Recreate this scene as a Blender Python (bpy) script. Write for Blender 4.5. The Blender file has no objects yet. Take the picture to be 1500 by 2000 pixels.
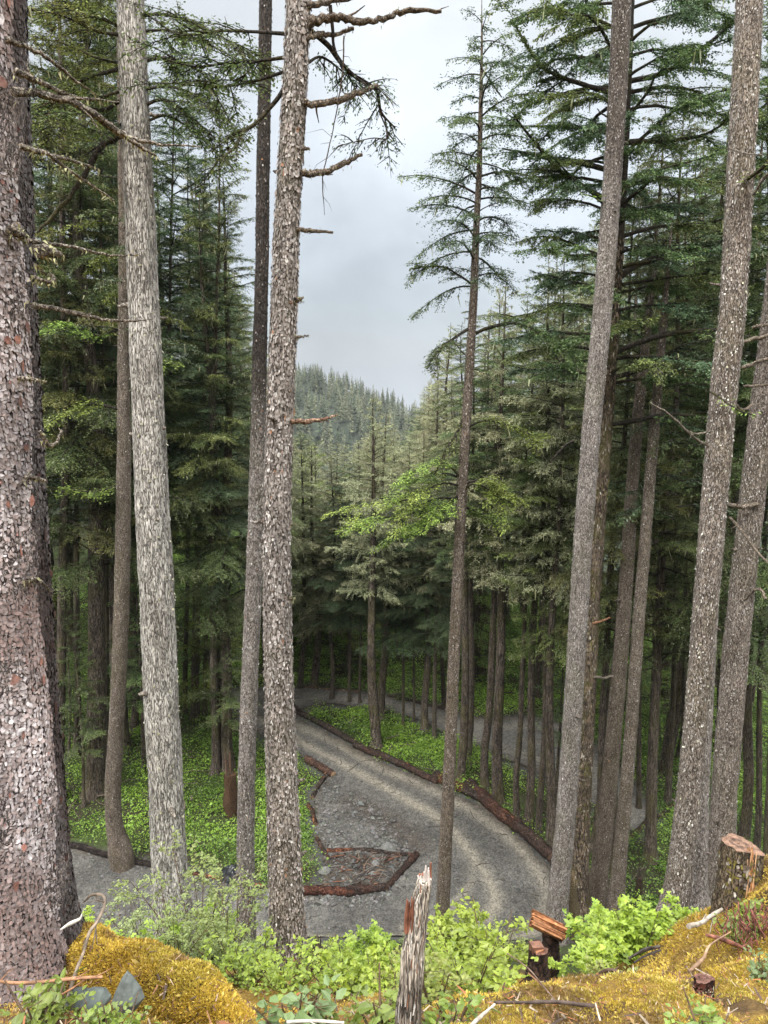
import bpy, math, random
import numpy as np
from mathutils import Vector, Matrix, Quaternion

# ------------------------------------------------------------------ camera, sky, sun, exposure
S = bpy.context.scene
F = 1450.0                     # focal length in pixels of the 1500 x 2000 photograph
TH = math.radians(11.0)        # camera pitched down
EYE = 16.0                     # eye height above the road
cam_d = bpy.data.cameras.new('camera')
cam_d.sensor_fit = 'VERTICAL'
cam_d.sensor_height = 24.0
cam_d.lens = 24.0 * F / 2000.0
cam_d.clip_start = 0.05
cam_d.clip_end = 5000
cam = bpy.data.objects.new('camera', cam_d)
cam.location = (0, 0, EYE)
cam.rotation_euler = (math.radians(90) - TH, 0, 0)
S.collection.objects.link(cam)
S.camera = cam

SUN_EL, SUN_AZ = math.radians(52), math.radians(205)
w = bpy.data.worlds.new('World')
S.world = w
w.use_nodes = True
nt = w.node_tree
nt.nodes.clear()
N = nt.nodes.new
out = N('ShaderNodeOutputWorld'); bg = N('ShaderNodeBackground')
sky = N('ShaderNodeTexSky'); sky.sky_type = 'NISHITA'; sky.sun_disc = False
sky.sun_elevation = SUN_EL; sky.sun_rotation = SUN_AZ
tc = N('ShaderNodeTexCoord'); sep = N('ShaderNodeSeparateXYZ')
nt.links.new(tc.outputs['Generated'], sep.inputs[0])
mp = N('ShaderNodeMapping'); mp.inputs['Scale'].default_value = (1, 1, 1.7); mp.inputs['Location'].default_value = (0.4, 0.2, 0.35)
nt.links.new(tc.outputs['Generated'], mp.inputs[0])
ns = N('ShaderNodeTexNoise'); ns.inputs['Scale'].default_value = 2.6; ns.inputs['Detail'].default_value = 5; ns.inputs['Roughness'].default_value = 0.5
ns.inputs['Distortion'].default_value = 0.4
nt.links.new(mp.outputs[0], ns.inputs['Vector'])
rmp = N('ShaderNodeValToRGB')   # brightness of the cloud deck by elevation (z of the direction)
cr = rmp.color_ramp
cr.elements[0].position = 0.0; cr.elements[0].color = (2.3, 2.5, 2.76, 1)
cr.elements[1].position = 1.0; cr.elements[1].color = (27, 26.6, 25.6, 1)
for p, c in ((0.06, (2.35, 2.6, 2.9, 1)), (0.17, (2.9, 3.15, 3.44, 1)), (0.30, (3.55, 3.8, 4.05, 1)), (0.40, (4.2, 4.4, 4.55, 1)), (0.60, (20, 20, 19.6, 1))):
    e = cr.elements.new(p); e.color = c
nt.links.new(sep.outputs['Z'], rmp.inputs[0])
cl = N('ShaderNodeMapRange'); cl.inputs['From Min'].default_value = 0.36; cl.inputs['From Max'].default_value = 0.66
cl.inputs['To Min'].default_value = 0.76; cl.inputs['To Max'].default_value = 1.16
nt.links.new(ns.outputs['Fac'], cl.inputs['Value'])
mul = N('ShaderNodeMixRGB'); mul.blend_type = 'MULTIPLY'; mul.inputs[0].default_value = 1
nt.links.new(rmp.outputs[0], mul.inputs[1]); nt.links.new(cl.outputs[0], mul.inputs[2])
mx = N('ShaderNodeMixRGB'); mx.inputs[0].default_value = 0.93
nt.links.new(sky.outputs[0], mx.inputs[1]); nt.links.new(mul.outputs[0], mx.inputs[2])
bg.inputs['Strength'].default_value = 0.1
nt.links.new(mx.outputs[0], bg.inputs[0]); nt.links.new(bg.outputs[0], out.inputs[0])

sl = bpy.data.lights.new('sun', 'SUN'); sl.energy = 1.5; sl.angle = math.radians(25); sl.color = (1, 0.97, 0.92)
so = bpy.data.objects.new('sun', sl)
so.rotation_euler = (math.radians(90) - SUN_EL, 0, math.pi - SUN_AZ)
S.collection.objects.link(so)

vs = S.view_settings
S.display_settings.display_device = 'sRGB'
vs.view_transform = 'Standard'; vs.look = 'None'; vs.exposure = 1.35; vs.gamma = 1; vs.use_curve_mapping = False
cy = S.cycles
cy.max_bounces = 6; cy.diffuse_bounces = 4; cy.glossy_bounces = 2; cy.transmission_bounces = 2; cy.transparent_max_bounces = 8; cy.volume_bounces = 0
cy.use_denoising = True
cy.caustics_reflective = False; cy.caustics_refractive = False
cy.sample_clamp_indirect = 4

# ------------------------------------------------------------------ helpers
random.seed(7)
RNG = np.random.default_rng(11)
CT, ST = math.cos(TH), math.sin(TH)

def A(*a): return np.array(a, dtype=float)
def zpix(py, d): return EYE - d * math.tan(math.atan((py - 1000) / F) + TH)
def at(px, py, d):
    """point at forward distance d seen at pixel (px, py) of the photograph"""
    z = zpix(py, d); zc = d * CT - (z - EYE) * ST
    return A((px - 750) / F * zc, d, z)
def gp(px, py, z=0.0):
    """the same on the level plane z"""
    d = (EYE - z) / math.tan(math.atan((py - 1000) / F) + TH)
    return at(px, py, d)
def mpp(py, d):
    z = zpix(py, d); return (d * CT - (z - EYE) * ST) / F
def topix(P):
    P = np.atleast_2d(P); zc = P[:, 1] * CT - (P[:, 2] - EYE) * ST
    up = P[:, 1] * ST + (P[:, 2] - EYE) * CT
    return 750 + F * P[:, 0] / zc, 1000 - F * up / zc

def _h(i, j, k):
    n = (i * 374761393 + j * 668265263 + k * 2147483647 * 3 + 1442695) & 0xffffffff
    n = ((n ^ (n >> 13)) * 1274126177) & 0xffffffff
    n = ((n ^ (n >> 16)) * 2246822519) & 0xffffffff
    return ((n ^ (n >> 15)) & 0xffff) / 65535.0
def vn(x, y, z=0.0):
    x, y, z = np.broadcast_arrays(np.asarray(x, float), np.asarray(y, float), np.asarray(z, float))
    xi, yi, zi = np.floor(x).astype(np.int64), np.floor(y).astype(np.int64), np.floor(z).astype(np.int64)
    fx, fy, fz = x - xi, y - yi, z - zi
    fx = fx * fx * (3 - 2 * fx); fy = fy * fy * (3 - 2 * fy); fz = fz * fz * (3 - 2 * fz)
    r = 0
    for a in (0, 1):
        for b in (0, 1):
            for c in (0, 1):
                wgt = (fx if a else 1 - fx) * (fy if b else 1 - fy) * (fz if c else 1 - fz)
                r = r + wgt * _h(xi + a, yi + b, zi + c)
    return r * 2 - 1
def fbm(x, y, z=0.0, o=3):
    r, a = 0, 1.0
    for i in range(o):
        r = r + a * vn(np.asarray(x) * 2 ** i + 17.3 * i, np.asarray(y) * 2 ** i, np.asarray(z) * 2 ** i); a *= 0.5
    return r
def sm(x, a, b):
    t = np.clip((np.asarray(x, float) - a) / (b - a), 0, 1); return t * t * (3 - 2 * t)
def nrm(v): return v / np.maximum(np.linalg.norm(v, axis=-1, keepdims=True), 1e-9)

class MB:
    def __init__(s): s.v = []; s.c = []; s.q = []; s.t = []; s.qm = []; s.tm = []; s.n = 0; s.qs = []; s.ts = []
    def add(s, v, quads=None, tris=None, col=(1, 1, 1), mat=0, smooth=True):
        v = np.asarray(v, float).reshape(-1, 3); m = len(v)
        c = np.empty((m, 3)); c[:] = col
        s.v.append(v); s.c.append(c)
        if quads is not None and len(quads):
            q = np.asarray(quads).reshape(-1, 4) + s.n; s.q.append(q); s.qm.append(np.full(len(q), mat)); s.qs.append(np.full(len(q), smooth))
        if tris is not None and len(tris):
            q = np.asarray(tris).reshape(-1, 3) + s.n; s.t.append(q); s.tm.append(np.full(len(q), mat)); s.ts.append(np.full(len(q), smooth))
        s.n += m
    def mesh(s, name, mats):
        me = bpy.data.meshes.new(name)
        v = np.concatenate(s.v).astype(np.float32); c = np.concatenate(s.c)
        q = np.concatenate(s.q) if s.q else np.zeros((0, 4), int); t = np.concatenate(s.t) if s.t else np.zeros((0, 3), int)
        mi = np.concatenate(s.qm + s.tm).astype(np.int32); smo = np.concatenate(s.qs + s.ts).astype(bool)
        me.vertices.add(len(v)); me.vertices.foreach_set('co', v.ravel())
        lp = np.concatenate([q.ravel(), t.ravel()]).astype(np.int32)
        me.loops.add(len(lp)); me.loops.foreach_set('vertex_index', lp)
        ls = np.concatenate([np.arange(len(q)) * 4, len(q) * 4 + np.arange(len(t)) * 3]).astype(np.int32)
        me.polygons.add(len(ls)); me.polygons.foreach_set('loop_start', ls)
        me.polygons.foreach_set('material_index', mi); me.polygons.foreach_set('use_smooth', smo)
        for m in mats: me.materials.append(m)
        at_ = me.attributes.new('Col', 'FLOAT_COLOR', 'POINT')
        at_.data.foreach_set('color', np.concatenate([c, np.ones((len(c), 1))], 1).astype(np.float32).ravel())
        me.update(calc_edges=True)
        return me
    def build(s, name, mats, parent=None):
        if not isinstance(mats, (list, tuple)): mats = [mats]
        o = bpy.data.objects.new(name, s.mesh(name, mats))
        S.collection.objects.link(o)
        if parent is not None: o.parent = parent
        return o

def tag(o, label=None, cat=None, group=None, kind=None):
    if label: o['label'] = label
    if cat: o['category'] = cat
    if group: o['group'] = group
    if kind: o['kind'] = kind
    return o
def empty(name, loc, label, cat, group=None):
    o = bpy.data.objects.new(name, None); S.collection.objects.link(o); o.location = loc; o.empty_display_size = 0.3
    return tag(o, label, cat, group)
def kid(mb, name, mats, root):
    """build a mesh written in world space as a part of root"""
    L = np.array(root.location)
    mb.v = [v - L for v in mb.v]
    return mb.build(name, mats, root)
def sub(mb, name, mats, part):
    L = np.array(part.parent.location)
    mb.v = [v - L for v in mb.v]
    return mb.build(name, mats, part)
def copy_thing(o, loc, rz=0.0, sc=1.0, lean=(0, 0)):
    c = o.copy(); S.collection.objects.link(c)
    c.location = loc; c.rotation_euler = (lean[1], lean[0], rz) if lean != (0, 0) else (0, 0, rz)
    c.scale = (sc, sc, sc) if np.isscalar(sc) else sc
    for ch in list(o.children):
        k = ch.copy(); S.collection.objects.link(k); k.parent = c
    return c

def crom(P, n):
    """smooth curve through the points, n samples per span"""
    P = np.asarray(P, float)
    if len(P) == 2: return P[0] + (P[1] - P[0]) * np.linspace(0, 1, n + 1)[:, None]
    Q = np.vstack([2 * P[0] - P[1], P, 2 * P[-1] - P[-2]]); o = []
    for i in range(1, len(Q) - 2):
        t = np.linspace(0, 1, n, endpoint=False)[:, None]; a, b, c, d = Q[i - 1], Q[i], Q[i + 1], Q[i + 2]
        o.append(0.5 * (2 * b + (c - a) * t + (2 * a - 5 * b + 4 * c - d) * t ** 2 + (3 * b - a - 3 * c + d) * t ** 3))
    o.append(P[-1:]); return np.vstack(o)
def frames(P):
    T = nrm(np.gradient(P, axis=0)); m = np.abs(T.mean(0))
    ref = A(0, 1, 0) if m[1] < 0.75 * np.linalg.norm(T.mean(0)) else A(0, 0, 1)
    n1 = nrm(np.cross(np.broadcast_to(ref, T.shape), T)); n2 = np.cross(T, n1)
    return T, n1, n2
def tube(mb, P, R, seg=8, col=(1, 1, 1), mat=0, cap=True, rough=0.0, fr=6.0, seed=0.0, capmat=None, capcol=None):
    P = np.asarray(P, float); R = np.broadcast_to(np.asarray(R, float), (len(P),)); T, n1, n2 = frames(P)
    a = np.linspace(0, 2 * np.pi, seg, endpoint=False)
    rr = R[:, None] * np.ones(seg)
    if rough:
        s = np.concatenate([[0], np.cumsum(np.linalg.norm(np.diff(P, axis=0), axis=1))])
        k = 1.6
        rr = rr * (1 + rough * fbm(np.cos(a)[None] * k + seed, np.sin(a)[None] * k + 3.1 * seed, s[:, None] * fr, 2))
    V = P[:, None] + rr[..., None] * (np.cos(a)[None, :, None] * n1[:, None] + np.sin(a)[None, :, None] * n2[:, None])
    n = len(P); i = np.arange(n - 1)[:, None] * seg; j = np.arange(seg)[None]; j2 = (j + 1) % seg
    q = np.stack([i + j, i + j2, i + seg + j2, i + seg + j], -1).reshape(-1, 4)
    c = np.asarray(col, float)
    if c.ndim == 2: c = np.repeat(c, seg, 0)
    mb.add(V.reshape(-1, 3), q, col=c, mat=mat)
    if cap:
        for e in (0, n - 1):
            vv = np.vstack([V[e], P[e] + (T[e] if e else -T[e]) * R[e] * 0.12])
            jj = np.arange(seg); tri = np.stack([jj, (jj + 1) % seg, np.full(seg, seg)], -1)
            if e == 0: tri = tri[:, ::-1]
            mb.add(vv, tris=tri, col=capcol if capcol is not None else (c if c.ndim == 1 else c[e * seg]), mat=mat if capmat is None else capmat, smooth=False)
    return V

# ------------------------------------------------------------------ materials
def mat(name, rough=0.85):
    m = bpy.data.materials.new(name); m.use_nodes = True; t = m.node_tree; b = t.nodes['Principled BSDF']
    b.inputs['Roughness'].default_value = rough; b.inputs['Specular IOR Level'].default_value = 0.25
    return m, t, b
def node(t, k, **kw):
    n = t.nodes.new(k)
    for a, v in kw.items():
        if a in n.inputs: n.inputs[a].default_value = v
        else: setattr(n, a, v)
    return n
def ramp(t, src, stops):
    r = t.nodes.new('ShaderNodeValToRGB'); e = r.color_ramp.elements
    while len(e) < len(stops): e.new(0.5)
    for el, (p, c) in zip(e, stops): el.position = p; el.color = (*c, 1) if len(c) == 3 else c
    t.links.new(src, r.inputs[0]); return r.outputs[0]
def mix(t, f, a, b, mode='MIX'):
    m = t.nodes.new('ShaderNodeMixRGB'); m.blend_type = mode
    for i, v in enumerate((f, a, b)):
        if hasattr(v, 'is_linked'): t.links.new(v, m.inputs[i])
        elif i == 0: m.inputs[0].default_value = v
        else: m.inputs[i].default_value = (*v, 1)
    return m.outputs[0]
def coords(t, scale=(1, 1, 1), rnd=True):
    tcn = t.nodes.new('ShaderNodeTexCoord'); v = tcn.outputs['Object']
    if rnd:
        oi = t.nodes.new('ShaderNodeObjectInfo'); ml = node(t, 'ShaderNodeMath', operation='MULTIPLY'); ml.inputs[1].default_value = 37
        t.links.new(oi.outputs['Random'], ml.inputs[0])
        ad = node(t, 'ShaderNodeVectorMath', operation='ADD'); t.links.new(v, ad.inputs[0]); t.links.new(ml.outputs[0], ad.inputs[1]); v = ad.outputs[0]
    m = t.nodes.new('ShaderNodeMapping'); m.inputs['Scale'].default_value = scale; t.links.new(v, m.inputs[0]); return m.outputs[0]
def noise(t, vec, scale, detail=4, rough=0.55, dist=0.0):
    n = node(t, 'ShaderNodeTexNoise', Scale=scale, Detail=detail, Roughness=rough, Distortion=dist); t.links.new(vec, n.inputs['Vector']); return n.outputs['Fac']
def voro(t, vec, scale, feat='F1', outp='Distance'):
    n = t.nodes.new('ShaderNodeTexVoronoi'); n.feature = feat; n.inputs['Scale'].default_value = scale; t.links.new(vec, n.inputs['Vector']); return n.outputs[outp]
def bump(t, b, h, st, dist=0.02):
    n = node(t, 'ShaderNodeBump', Strength=st, Distance=dist); t.links.new(h, n.inputs['Height']); t.links.new(n.outputs[0], b.inputs['Normal'])
def attr(t):
    n = t.nodes.new('ShaderNodeAttribute'); n.attribute_name = 'Col'; return n.outputs['Color']
def rnd_val(t, lo, hi):
    oi = t.nodes.new('ShaderNodeObjectInfo'); mr = node(t, 'ShaderNodeMapRange'); mr.inputs['To Min'].default_value = lo; mr.inputs['To Max'].default_value = hi
    t.links.new(oi.outputs['Random'], mr.inputs['Value']); return mr.outputs[0]

def bark(name, dark, mid, light, sc=(14, 14, 3.2), speck=0.35, speckcol=(0.5, 0.5, 0.46), moss=0.0, bst=0.9, rnd=True, fis=1.0):
    m, t, b = mat(name, 0.9)
    v = coords(t, sc, rnd)
    n1 = noise(t, v, 1.0, 6, 0.65, 0.6); vo = voro(t, v, 1.4, 'DISTANCE_TO_EDGE')
    c = ramp(t, n1, [(0.30, dark), (0.5, mid), (0.72, light)])
    crack = ramp(t, vo, [(0.0, (0.2, 0.19, 0.18)), (0.13, (1, 1, 1))])
    c = mix(t, 0.8, c, crack, 'MULTIPLY')
    fz = noise(t, v, 1.25 * fis, 3, 0.6, 1.0); fl_ = ramp(t, fz, [(0.442, (1, 1, 1)), (0.486, (0.13, 0.115, 0.105)), (0.514, (0.13, 0.115, 0.105)), (0.558, (1, 1, 1))])
    c = mix(t, 0.85, c, fl_, 'MULTIPLY')
    lo_ = ramp(t, noise(t, coords(t, (1, 1, 0.5), rnd), 3.5, 4, 0.6), [(0.3, (0.72, 0.70, 0.68)), (0.7, (1.25, 1.25, 1.25))]); c = mix(t, 1.0, c, lo_, 'MULTIPLY')
    v2 = coords(t, (1, 1, 0.6), rnd)
    sp = noise(t, v2, 34, 3, 0.6)
    spm = ramp(t, sp, [(0.60, (0, 0, 0)), (0.68, (1, 1, 1))])
    pat = ramp(t, noise(t, v2, 2.2, 3), [(0.42, (0, 0, 0)), (0.62, (1, 1, 1))])
    f = mix(t, 1.0, spm, pat, 'MULTIPLY'); f = mix(t, 1.0, f, (speck,) * 3, 'MULTIPLY')
    c = mix(t, f, c, speckcol)
    if moss:
        mm = ramp(t, noise(t, v2, 1.6, 5), [(0.5, (0, 0, 0)), (0.62, (moss,) * 3)])
        c = mix(t, mm, c, (0.10, 0.095, 0.02))
    c = mix(t, 1.0, c, attr(t), 'MULTIPLY')
    t.links.new(c, b.inputs['Base Color'])
    hh = mix(t, 0.5, mix(t, 0.5, n1, vo), fl_); bump(t, b, hh, bst, 0.03)
    return m
def flakemat(name, rough=0.9, var=0.5, sc=60):
    m, t, b = mat(name, rough)
    n = noise(t, coords(t, (1, 1, 1), False), sc, 4)
    r = ramp(t, n, [(0.3, (1 - var,) * 3), (0.7, (1 + var * 0.4,) * 3)])
    t.links.new(mix(t, 1.0, attr(t), r, 'MULTIPLY'), b.inputs['Base Color']); bump(t, b, n, 0.5, 0.006)
    return m
def leafmat(name, trans=0.35, lo=0.8, hi=1.2, hue=0.03):
    m = bpy.data.materials.new(name); m.use_nodes = True; t = m.node_tree; t.nodes.remove(t.nodes['Principled BSDF'])
    o = t.nodes['Material Output']
    hs = node(t, 'ShaderNodeHueSaturation'); t.links.new(attr(t), hs.inputs['Color'])
    t.links.new(rnd_val(t, 0.5 - hue, 0.5 + hue * 0.5), hs.inputs['Hue']); t.links.new(rnd_val(t, lo, hi), hs.inputs['Value'])
    d = t.nodes.new('ShaderNodeBsdfDiffuse'); tr = t.nodes.new('ShaderNodeBsdfTranslucent'); ms = t.nodes.new('ShaderNodeMixShader'); ms.inputs[0].default_value = trans
    t.links.new(hs.outputs[0], d.inputs[0]); t.links.new(hs.outputs[0], tr.inputs[0]); t.links.new(d.outputs[0], ms.inputs[1]); t.links.new(tr.outputs[0], ms.inputs[2])
    gl = node(t, 'ShaderNodeBsdfGlossy', Roughness=0.45); gl.inputs[0].default_value = (1, 1, 1, 1)
    m2 = t.nodes.new('ShaderNodeMixShader'); m2.inputs[0].default_value = 0.03
    t.links.new(ms.outputs[0], m2.inputs[1]); t.links.new(gl.outputs[0], m2.inputs[2])
    t.links.new(m2.outputs[0], o.inputs[0]); return m

M = {}
M['spruce'] = bark('spruce_bark', (0.18, 0.145, 0.14), (0.30, 0.255, 0.25), (0.43, 0.385, 0.38), (40, 40, 26), 0.2)
M['grey'] = bark('grey_bark', (0.34, 0.32, 0.295), (0.46, 0.437, 0.405), (0.58, 0.56, 0.525), (30, 30, 5), 0.3)
M['brown'] = bark('brown_bark', (0.04, 0.03, 0.022), (0.13, 0.10, 0.075), (0.24, 0.20, 0.16), (20, 20, 4), 0.35, moss=0.5)
M['greyflake'] = bark('flecked_bark', (0.17, 0.146, 0.132), (0.31, 0.275, 0.253), (0.49, 0.455, 0.43), (34, 34, 10), 0.8, moss=0.15)
M['black'] = bark('wet_bark', (0.03, 0.026, 0.024), (0.07, 0.06, 0.05), (0.13, 0.11, 0.10), (22, 22, 6), 0.6)
M['forest'] = bark('forest_bark', (0.04, 0.032, 0.024), (0.13, 0.105, 0.085), (0.25, 0.21, 0.175), (14, 14, 2.2), 0.4, moss=0.3)
M['limb'] = bark('limb_bark', (0.02, 0.015, 0.012), (0.045, 0.036, 0.028), (0.09, 0.075, 0.06), (20, 20, 20), 0.3, moss=0.3)
M['dead'] = bark('dead_wood', (0.10, 0.08, 0.065), (0.26, 0.22, 0.18), (0.42, 0.38, 0.33), (40, 40, 40), 0.4)
M['snag'] = bark('weathered_wood', (0.12, 0.10, 0.085), (0.36, 0.33, 0.295), (0.60, 0.57, 0.54), (90, 90, 7), 0.5, (0.6, 0.58, 0.55), rnd=False)
M['log'] = bark('log_bark', (0.018, 0.012, 0.010), (0.052, 0.036, 0.030), (0.11, 0.082, 0.068), (8, 8, 8), 0.25)
M['flake'] = flakemat('bark_flakes')
M['needle'] = leafmat('needles')
M['leaf'] = leafmat('shrub_leaves', 0.45, 0.85, 1.15, 0.015)
M['moss'] = leafmat('moss_tufts', 0.3, 0.95, 1.05, 0.0)
M['wood'] = flakemat('raw_wood', 0.7, 0.6, 30)
M['stone'] = flakemat('stone', 0.75, 0.45, 25)

# ------------------------------------------------------------------ ground
def terrain(x, y):
    x = np.asarray(x, float); y = np.asarray(y, float)
    x, y = np.broadcast_arrays(x, y)
    wob = 0.10 * fbm(x * 0.9, y * 0.9, 3.0) * sm(y, 1.0, 4.0)
    top = 14.30 + 0.05 * fbm(x * 1.7, y * 1.7, 1.0)
    bank = 14.30 - 0.845 * (y - 1.6) + wob - 0.35 * np.exp(-((y - 11) / 5.0) ** 2)
    bank = bank + 0.88 * sm(x, 1.5, 2.75) * np.exp(-((y - 4.15) / 0.95) ** 2) * (1 - 0.3 * sm(x, 3.2, 5.5))
    bank = bank + 0.16 * sm(x, 0.2, 1.0) * np.exp(-((y - 2.9) / 0.55) ** 2)
    k = 6.0
    near = -np.log(np.exp(-k * np.clip(top - 14, -3, 3)) + np.exp(-k * np.clip(bank - 14, -30, 8))) / k + 14
    near = near + 0.055 * fbm(x * 4, y * 4, 7.0, 4) * (1 - sm(y, 5, 8))
    fl = -0.14 * np.clip(x - 9.5, 0, 26) + 0.05 * np.clip(-11 - x, 0, 60)
    fl = fl + 0.24 * np.clip(y - 37, 0, 30) * (1 - sm(x, 1, 14)) - 0.10 * np.clip(y - 36, 0, 60) * sm(x, 1, 14)
    fl = fl + 0.16 * fbm(x * 0.35, y * 0.35, 2.0) * sm(rd_dist(x, y), 0.0, 1.6)
    zc = np.clip(17 - 0.46 * (x + 73), -50, 66)
    hill = -42 + (zc + 42) * sm(y, 260, 610)
    hill = hill - (hill + 60) * sm(y, 640, 900)
    hill = hill + 4 * fbm(x * 0.02, y * 0.02, 5.0)
    fl = fl + (hill - fl) * sm(y, 75, 210)
    return np.where(y < 17, np.maximum(near, fl), np.log(np.exp(k * np.clip(near, -20, 3)) + np.exp(k * np.clip(fl, -70, 3))) / k * (fl > -20) + fl * (fl <= -20))

def poly_px(P): return np.array([gp(*p)[:2] for p in P])
def sdist(P, x, y):
    """signed distance to polygon P, negative inside"""
    x = np.asarray(x, float); y = np.asarray(y, float)
    d = np.full(x.shape, 1e9); ins = np.zeros(x.shape, bool)
    for a, b in zip(P, np.roll(P, -1, 0)):
        e = b - a; wx, wy = x - a[0], y - a[1]
        t = np.clip((wx * e[0] + wy * e[1]) / (e @ e), 0, 1)
        d = np.minimum(d, np.hypot(wx - t * e[0], wy - t * e[1]))
        c = (a[1] > y) != (b[1] > y)
        with np.errstate(divide='ignore', invalid='ignore'):
            ins ^= c & (x < e[0] * (y - a[1]) / (e[1] if e[1] else 1e-9) + a[0])
    return np.where(ins, -d, d)
def ldist(P, x, y):
    d = np.full(np.shape(x), 1e9)
    for a, b in zip(P[:-1], P[1:]):
        e = b - a; wx, wy = x - a[0], y - a[1]; t = np.clip((wx * e[0] + wy * e[1]) / (e @ e), 0, 1)
        d = np.minimum(d, np.hypot(wx - t * e[0], wy - t * e[1]))
    return d
MAIN = poly_px([(-400, 1600), (-150, 1630), (140, 1658), (300, 1693), (440, 1718), (520, 1742), (592, 1748), (622, 1738), (636, 1695), (618, 1645), (608, 1592),
                (612, 1545), (640, 1512), (604, 1496), (575, 1478), (520, 1448), (470, 1420), (440, 1385), (446, 1352), (520, 1347), (560, 1372),
                (575, 1394), (620, 1420), (700, 1466), (760, 1496), (845, 1532), (890, 1552), (940, 1574), (1000, 1622), (1070, 1690), (1130, 1752), (1190, 1800),
                (1260, 1850), (1330, 1930), (600, 1960), (-200, 1900), (-700, 1900)])
FAR = poly_px([(446, 1350), (520, 1345), (600, 1343), (690, 1350), (760, 1363), (860, 1384), (935, 1404), (1020, 1404), (1100, 1408), (1150, 1445), (1225, 1530), (1285, 1600),
               (1245, 1632), (1185, 1604), (1110, 1545), (1040, 1508), (960, 1478), (880, 1438), (800, 1402), (720, 1384), (640, 1378), (575, 1392), (520, 1400), (460, 1400)])
RUT1 = crom(poly_px([(470, 1388), (540, 1425), (600, 1458), (680, 1500), (780, 1556), (862, 1604), (905, 1650), (945, 1705), (966, 1752), (958, 1785), (915, 1815), (820, 1840), (600, 1850), (300, 1800)]), 6)
RUT2 = crom(poly_px([(500, 1372), (580, 1420), (650, 1450), (745, 1502), (850, 1548), (940, 1598), (1010, 1655), (1050, 1705), (1068, 1752), (1062, 1800), (1000, 1850), (850, 1890), (600, 1905)]), 6)
RUT3 = crom(poly_px([(862, 1604), (915, 1660), (925, 1710), (905, 1750), (870, 1785), (790, 1815)]), 6)
def rd_dist(x, y): return np.minimum(sdist(MAIN, x, y), sdist(FAR, x, y))
STONY = poly_px([(615, 1560), (660, 1530), (720, 1560), (800, 1620), (840, 1680), (800, 1745), (740, 1790), (640, 1780), (560, 1790), (400, 1760), (430, 1720), (600, 1750), (630, 1700)])
BOX = poly_px([(632, 1662), (812, 1672), (750, 1745), (590, 1752)])

def grow(a, b, s, r):
    o = [a]
    while o[-1] < b: o.append(o[-1] + s); s *= r
    return o
gx = grow(0, 3, .06, 1.0)[:-1] + grow(3, 16, .2, 1.0)[:-1] + grow(16, 950, .3, 1.09)
gx = np.array([-v for v in gx[:0:-1]] + gx)
gy = np.array([-40, -20, -10, -5, -3, -2, -1] + grow(0, 5.5, .06, 1.0)[:-1] + grow(5.5, 20, .15, 1.0)[:-1] + grow(20, 46, .25, 1.0)[:-1] + grow(46, 1040, .4, 1.045))
X, Y = np.meshgrid(gx, gy)
near_rd = (Y < 60) & (np.abs(X) < 30)
_rd = rd_dist
RD = np.full(X.shape, 50.0); RD[near_rd] = _rd(X[near_rd], Y[near_rd])
def rd_dist(x, y):
    return RD if x is X or np.shape(x) == X.shape else _rd(x, y)
Z = terrain(X, Y)
n1 = fbm(X * 0.8, Y * 0.8, 4.0, 4); n2 = fbm(X * 4, Y * 4, 9.0, 3)
def lerp3(a, b, f): return np.asarray(a) + (np.asarray(b) - np.asarray(a)) * np.asarray(f)[..., None]
col = lerp3(np.broadcast_to(A(0.032, 0.03, 0.015), X.shape + (3,)), A(0.045, 0.065, 0.016), sm(n1, -0.5, 0.5))  # floor colour darkened so the gaps between leaves read as shadow
col = lerp3(col, A(0.035, 0.028, 0.02), sm(n2, 0.2, 0.9) * 0.6)
mossc = lerp3(np.broadcast_to(A(0.20, 0.125, 0.025), X.shape + (3,)), A(0.06, 0.035, 0.02), sm(n2 + 0.4 * n1, 0.1, 0.8))
col = lerp3(col, mossc, 1 - sm(Y, 4.6, 6.5))
col = lerp3(col, A(0.07, 0.068, 0.064), (1 - sm(RD + 0.15 * n2, 0.05, 0.55)))
col = lerp3(col, A(0.02, 0.028, 0.018), sm(Y, 50, 80))
mb = MB()
ny, nx = X.shape; i = np.arange(ny - 1)[:, None] * nx; j = np.arange(nx - 1)[None]
mb.add(np.stack([X, Y, Z], -1), np.stack([i + j, i + j + 1, i + nx + j + 1, i + nx + j], -1).reshape(-1, 4), col=col.reshape(-1, 3))
m, t, b = mat('forest_floor', 0.95)
v = coords(t, (1, 1, 1), False); nn = noise(t, v, 9, 8, 0.7); nf = noise(t, v, 60, 4, 0.7)
c = mix(t, 1.0, attr(t), ramp(t, nn, [(0.3, (0.45,) * 3), (0.7, (1.5,) * 3)]), 'MULTIPLY')
c = mix(t, 1.0, c, ramp(t, nf, [(0.3, (0.6,) * 3), (0.7, (1.35,) * 3)]), 'MULTIPLY')
t.links.new(c, b.inputs['Base Color']); bump(t, b, mix(t, 0.5, nn, nf), 0.8, 0.05)
tag(mb.build('ground', m), 'mossy forest hillside falling to a level floor around the gravel road', 'ground', kind='structure')
def tz(x, y):
    a = np.atleast_1d(np.asarray(x, float)); b_ = np.atleast_1d(np.asarray(y, float))
    a, b_ = np.broadcast_arrays(a, b_)
    r = terrain(a.ravel(), b_.ravel()).reshape(a.shape)
    return r if np.ndim(x) or np.ndim(y) else float(r[0])

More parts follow.
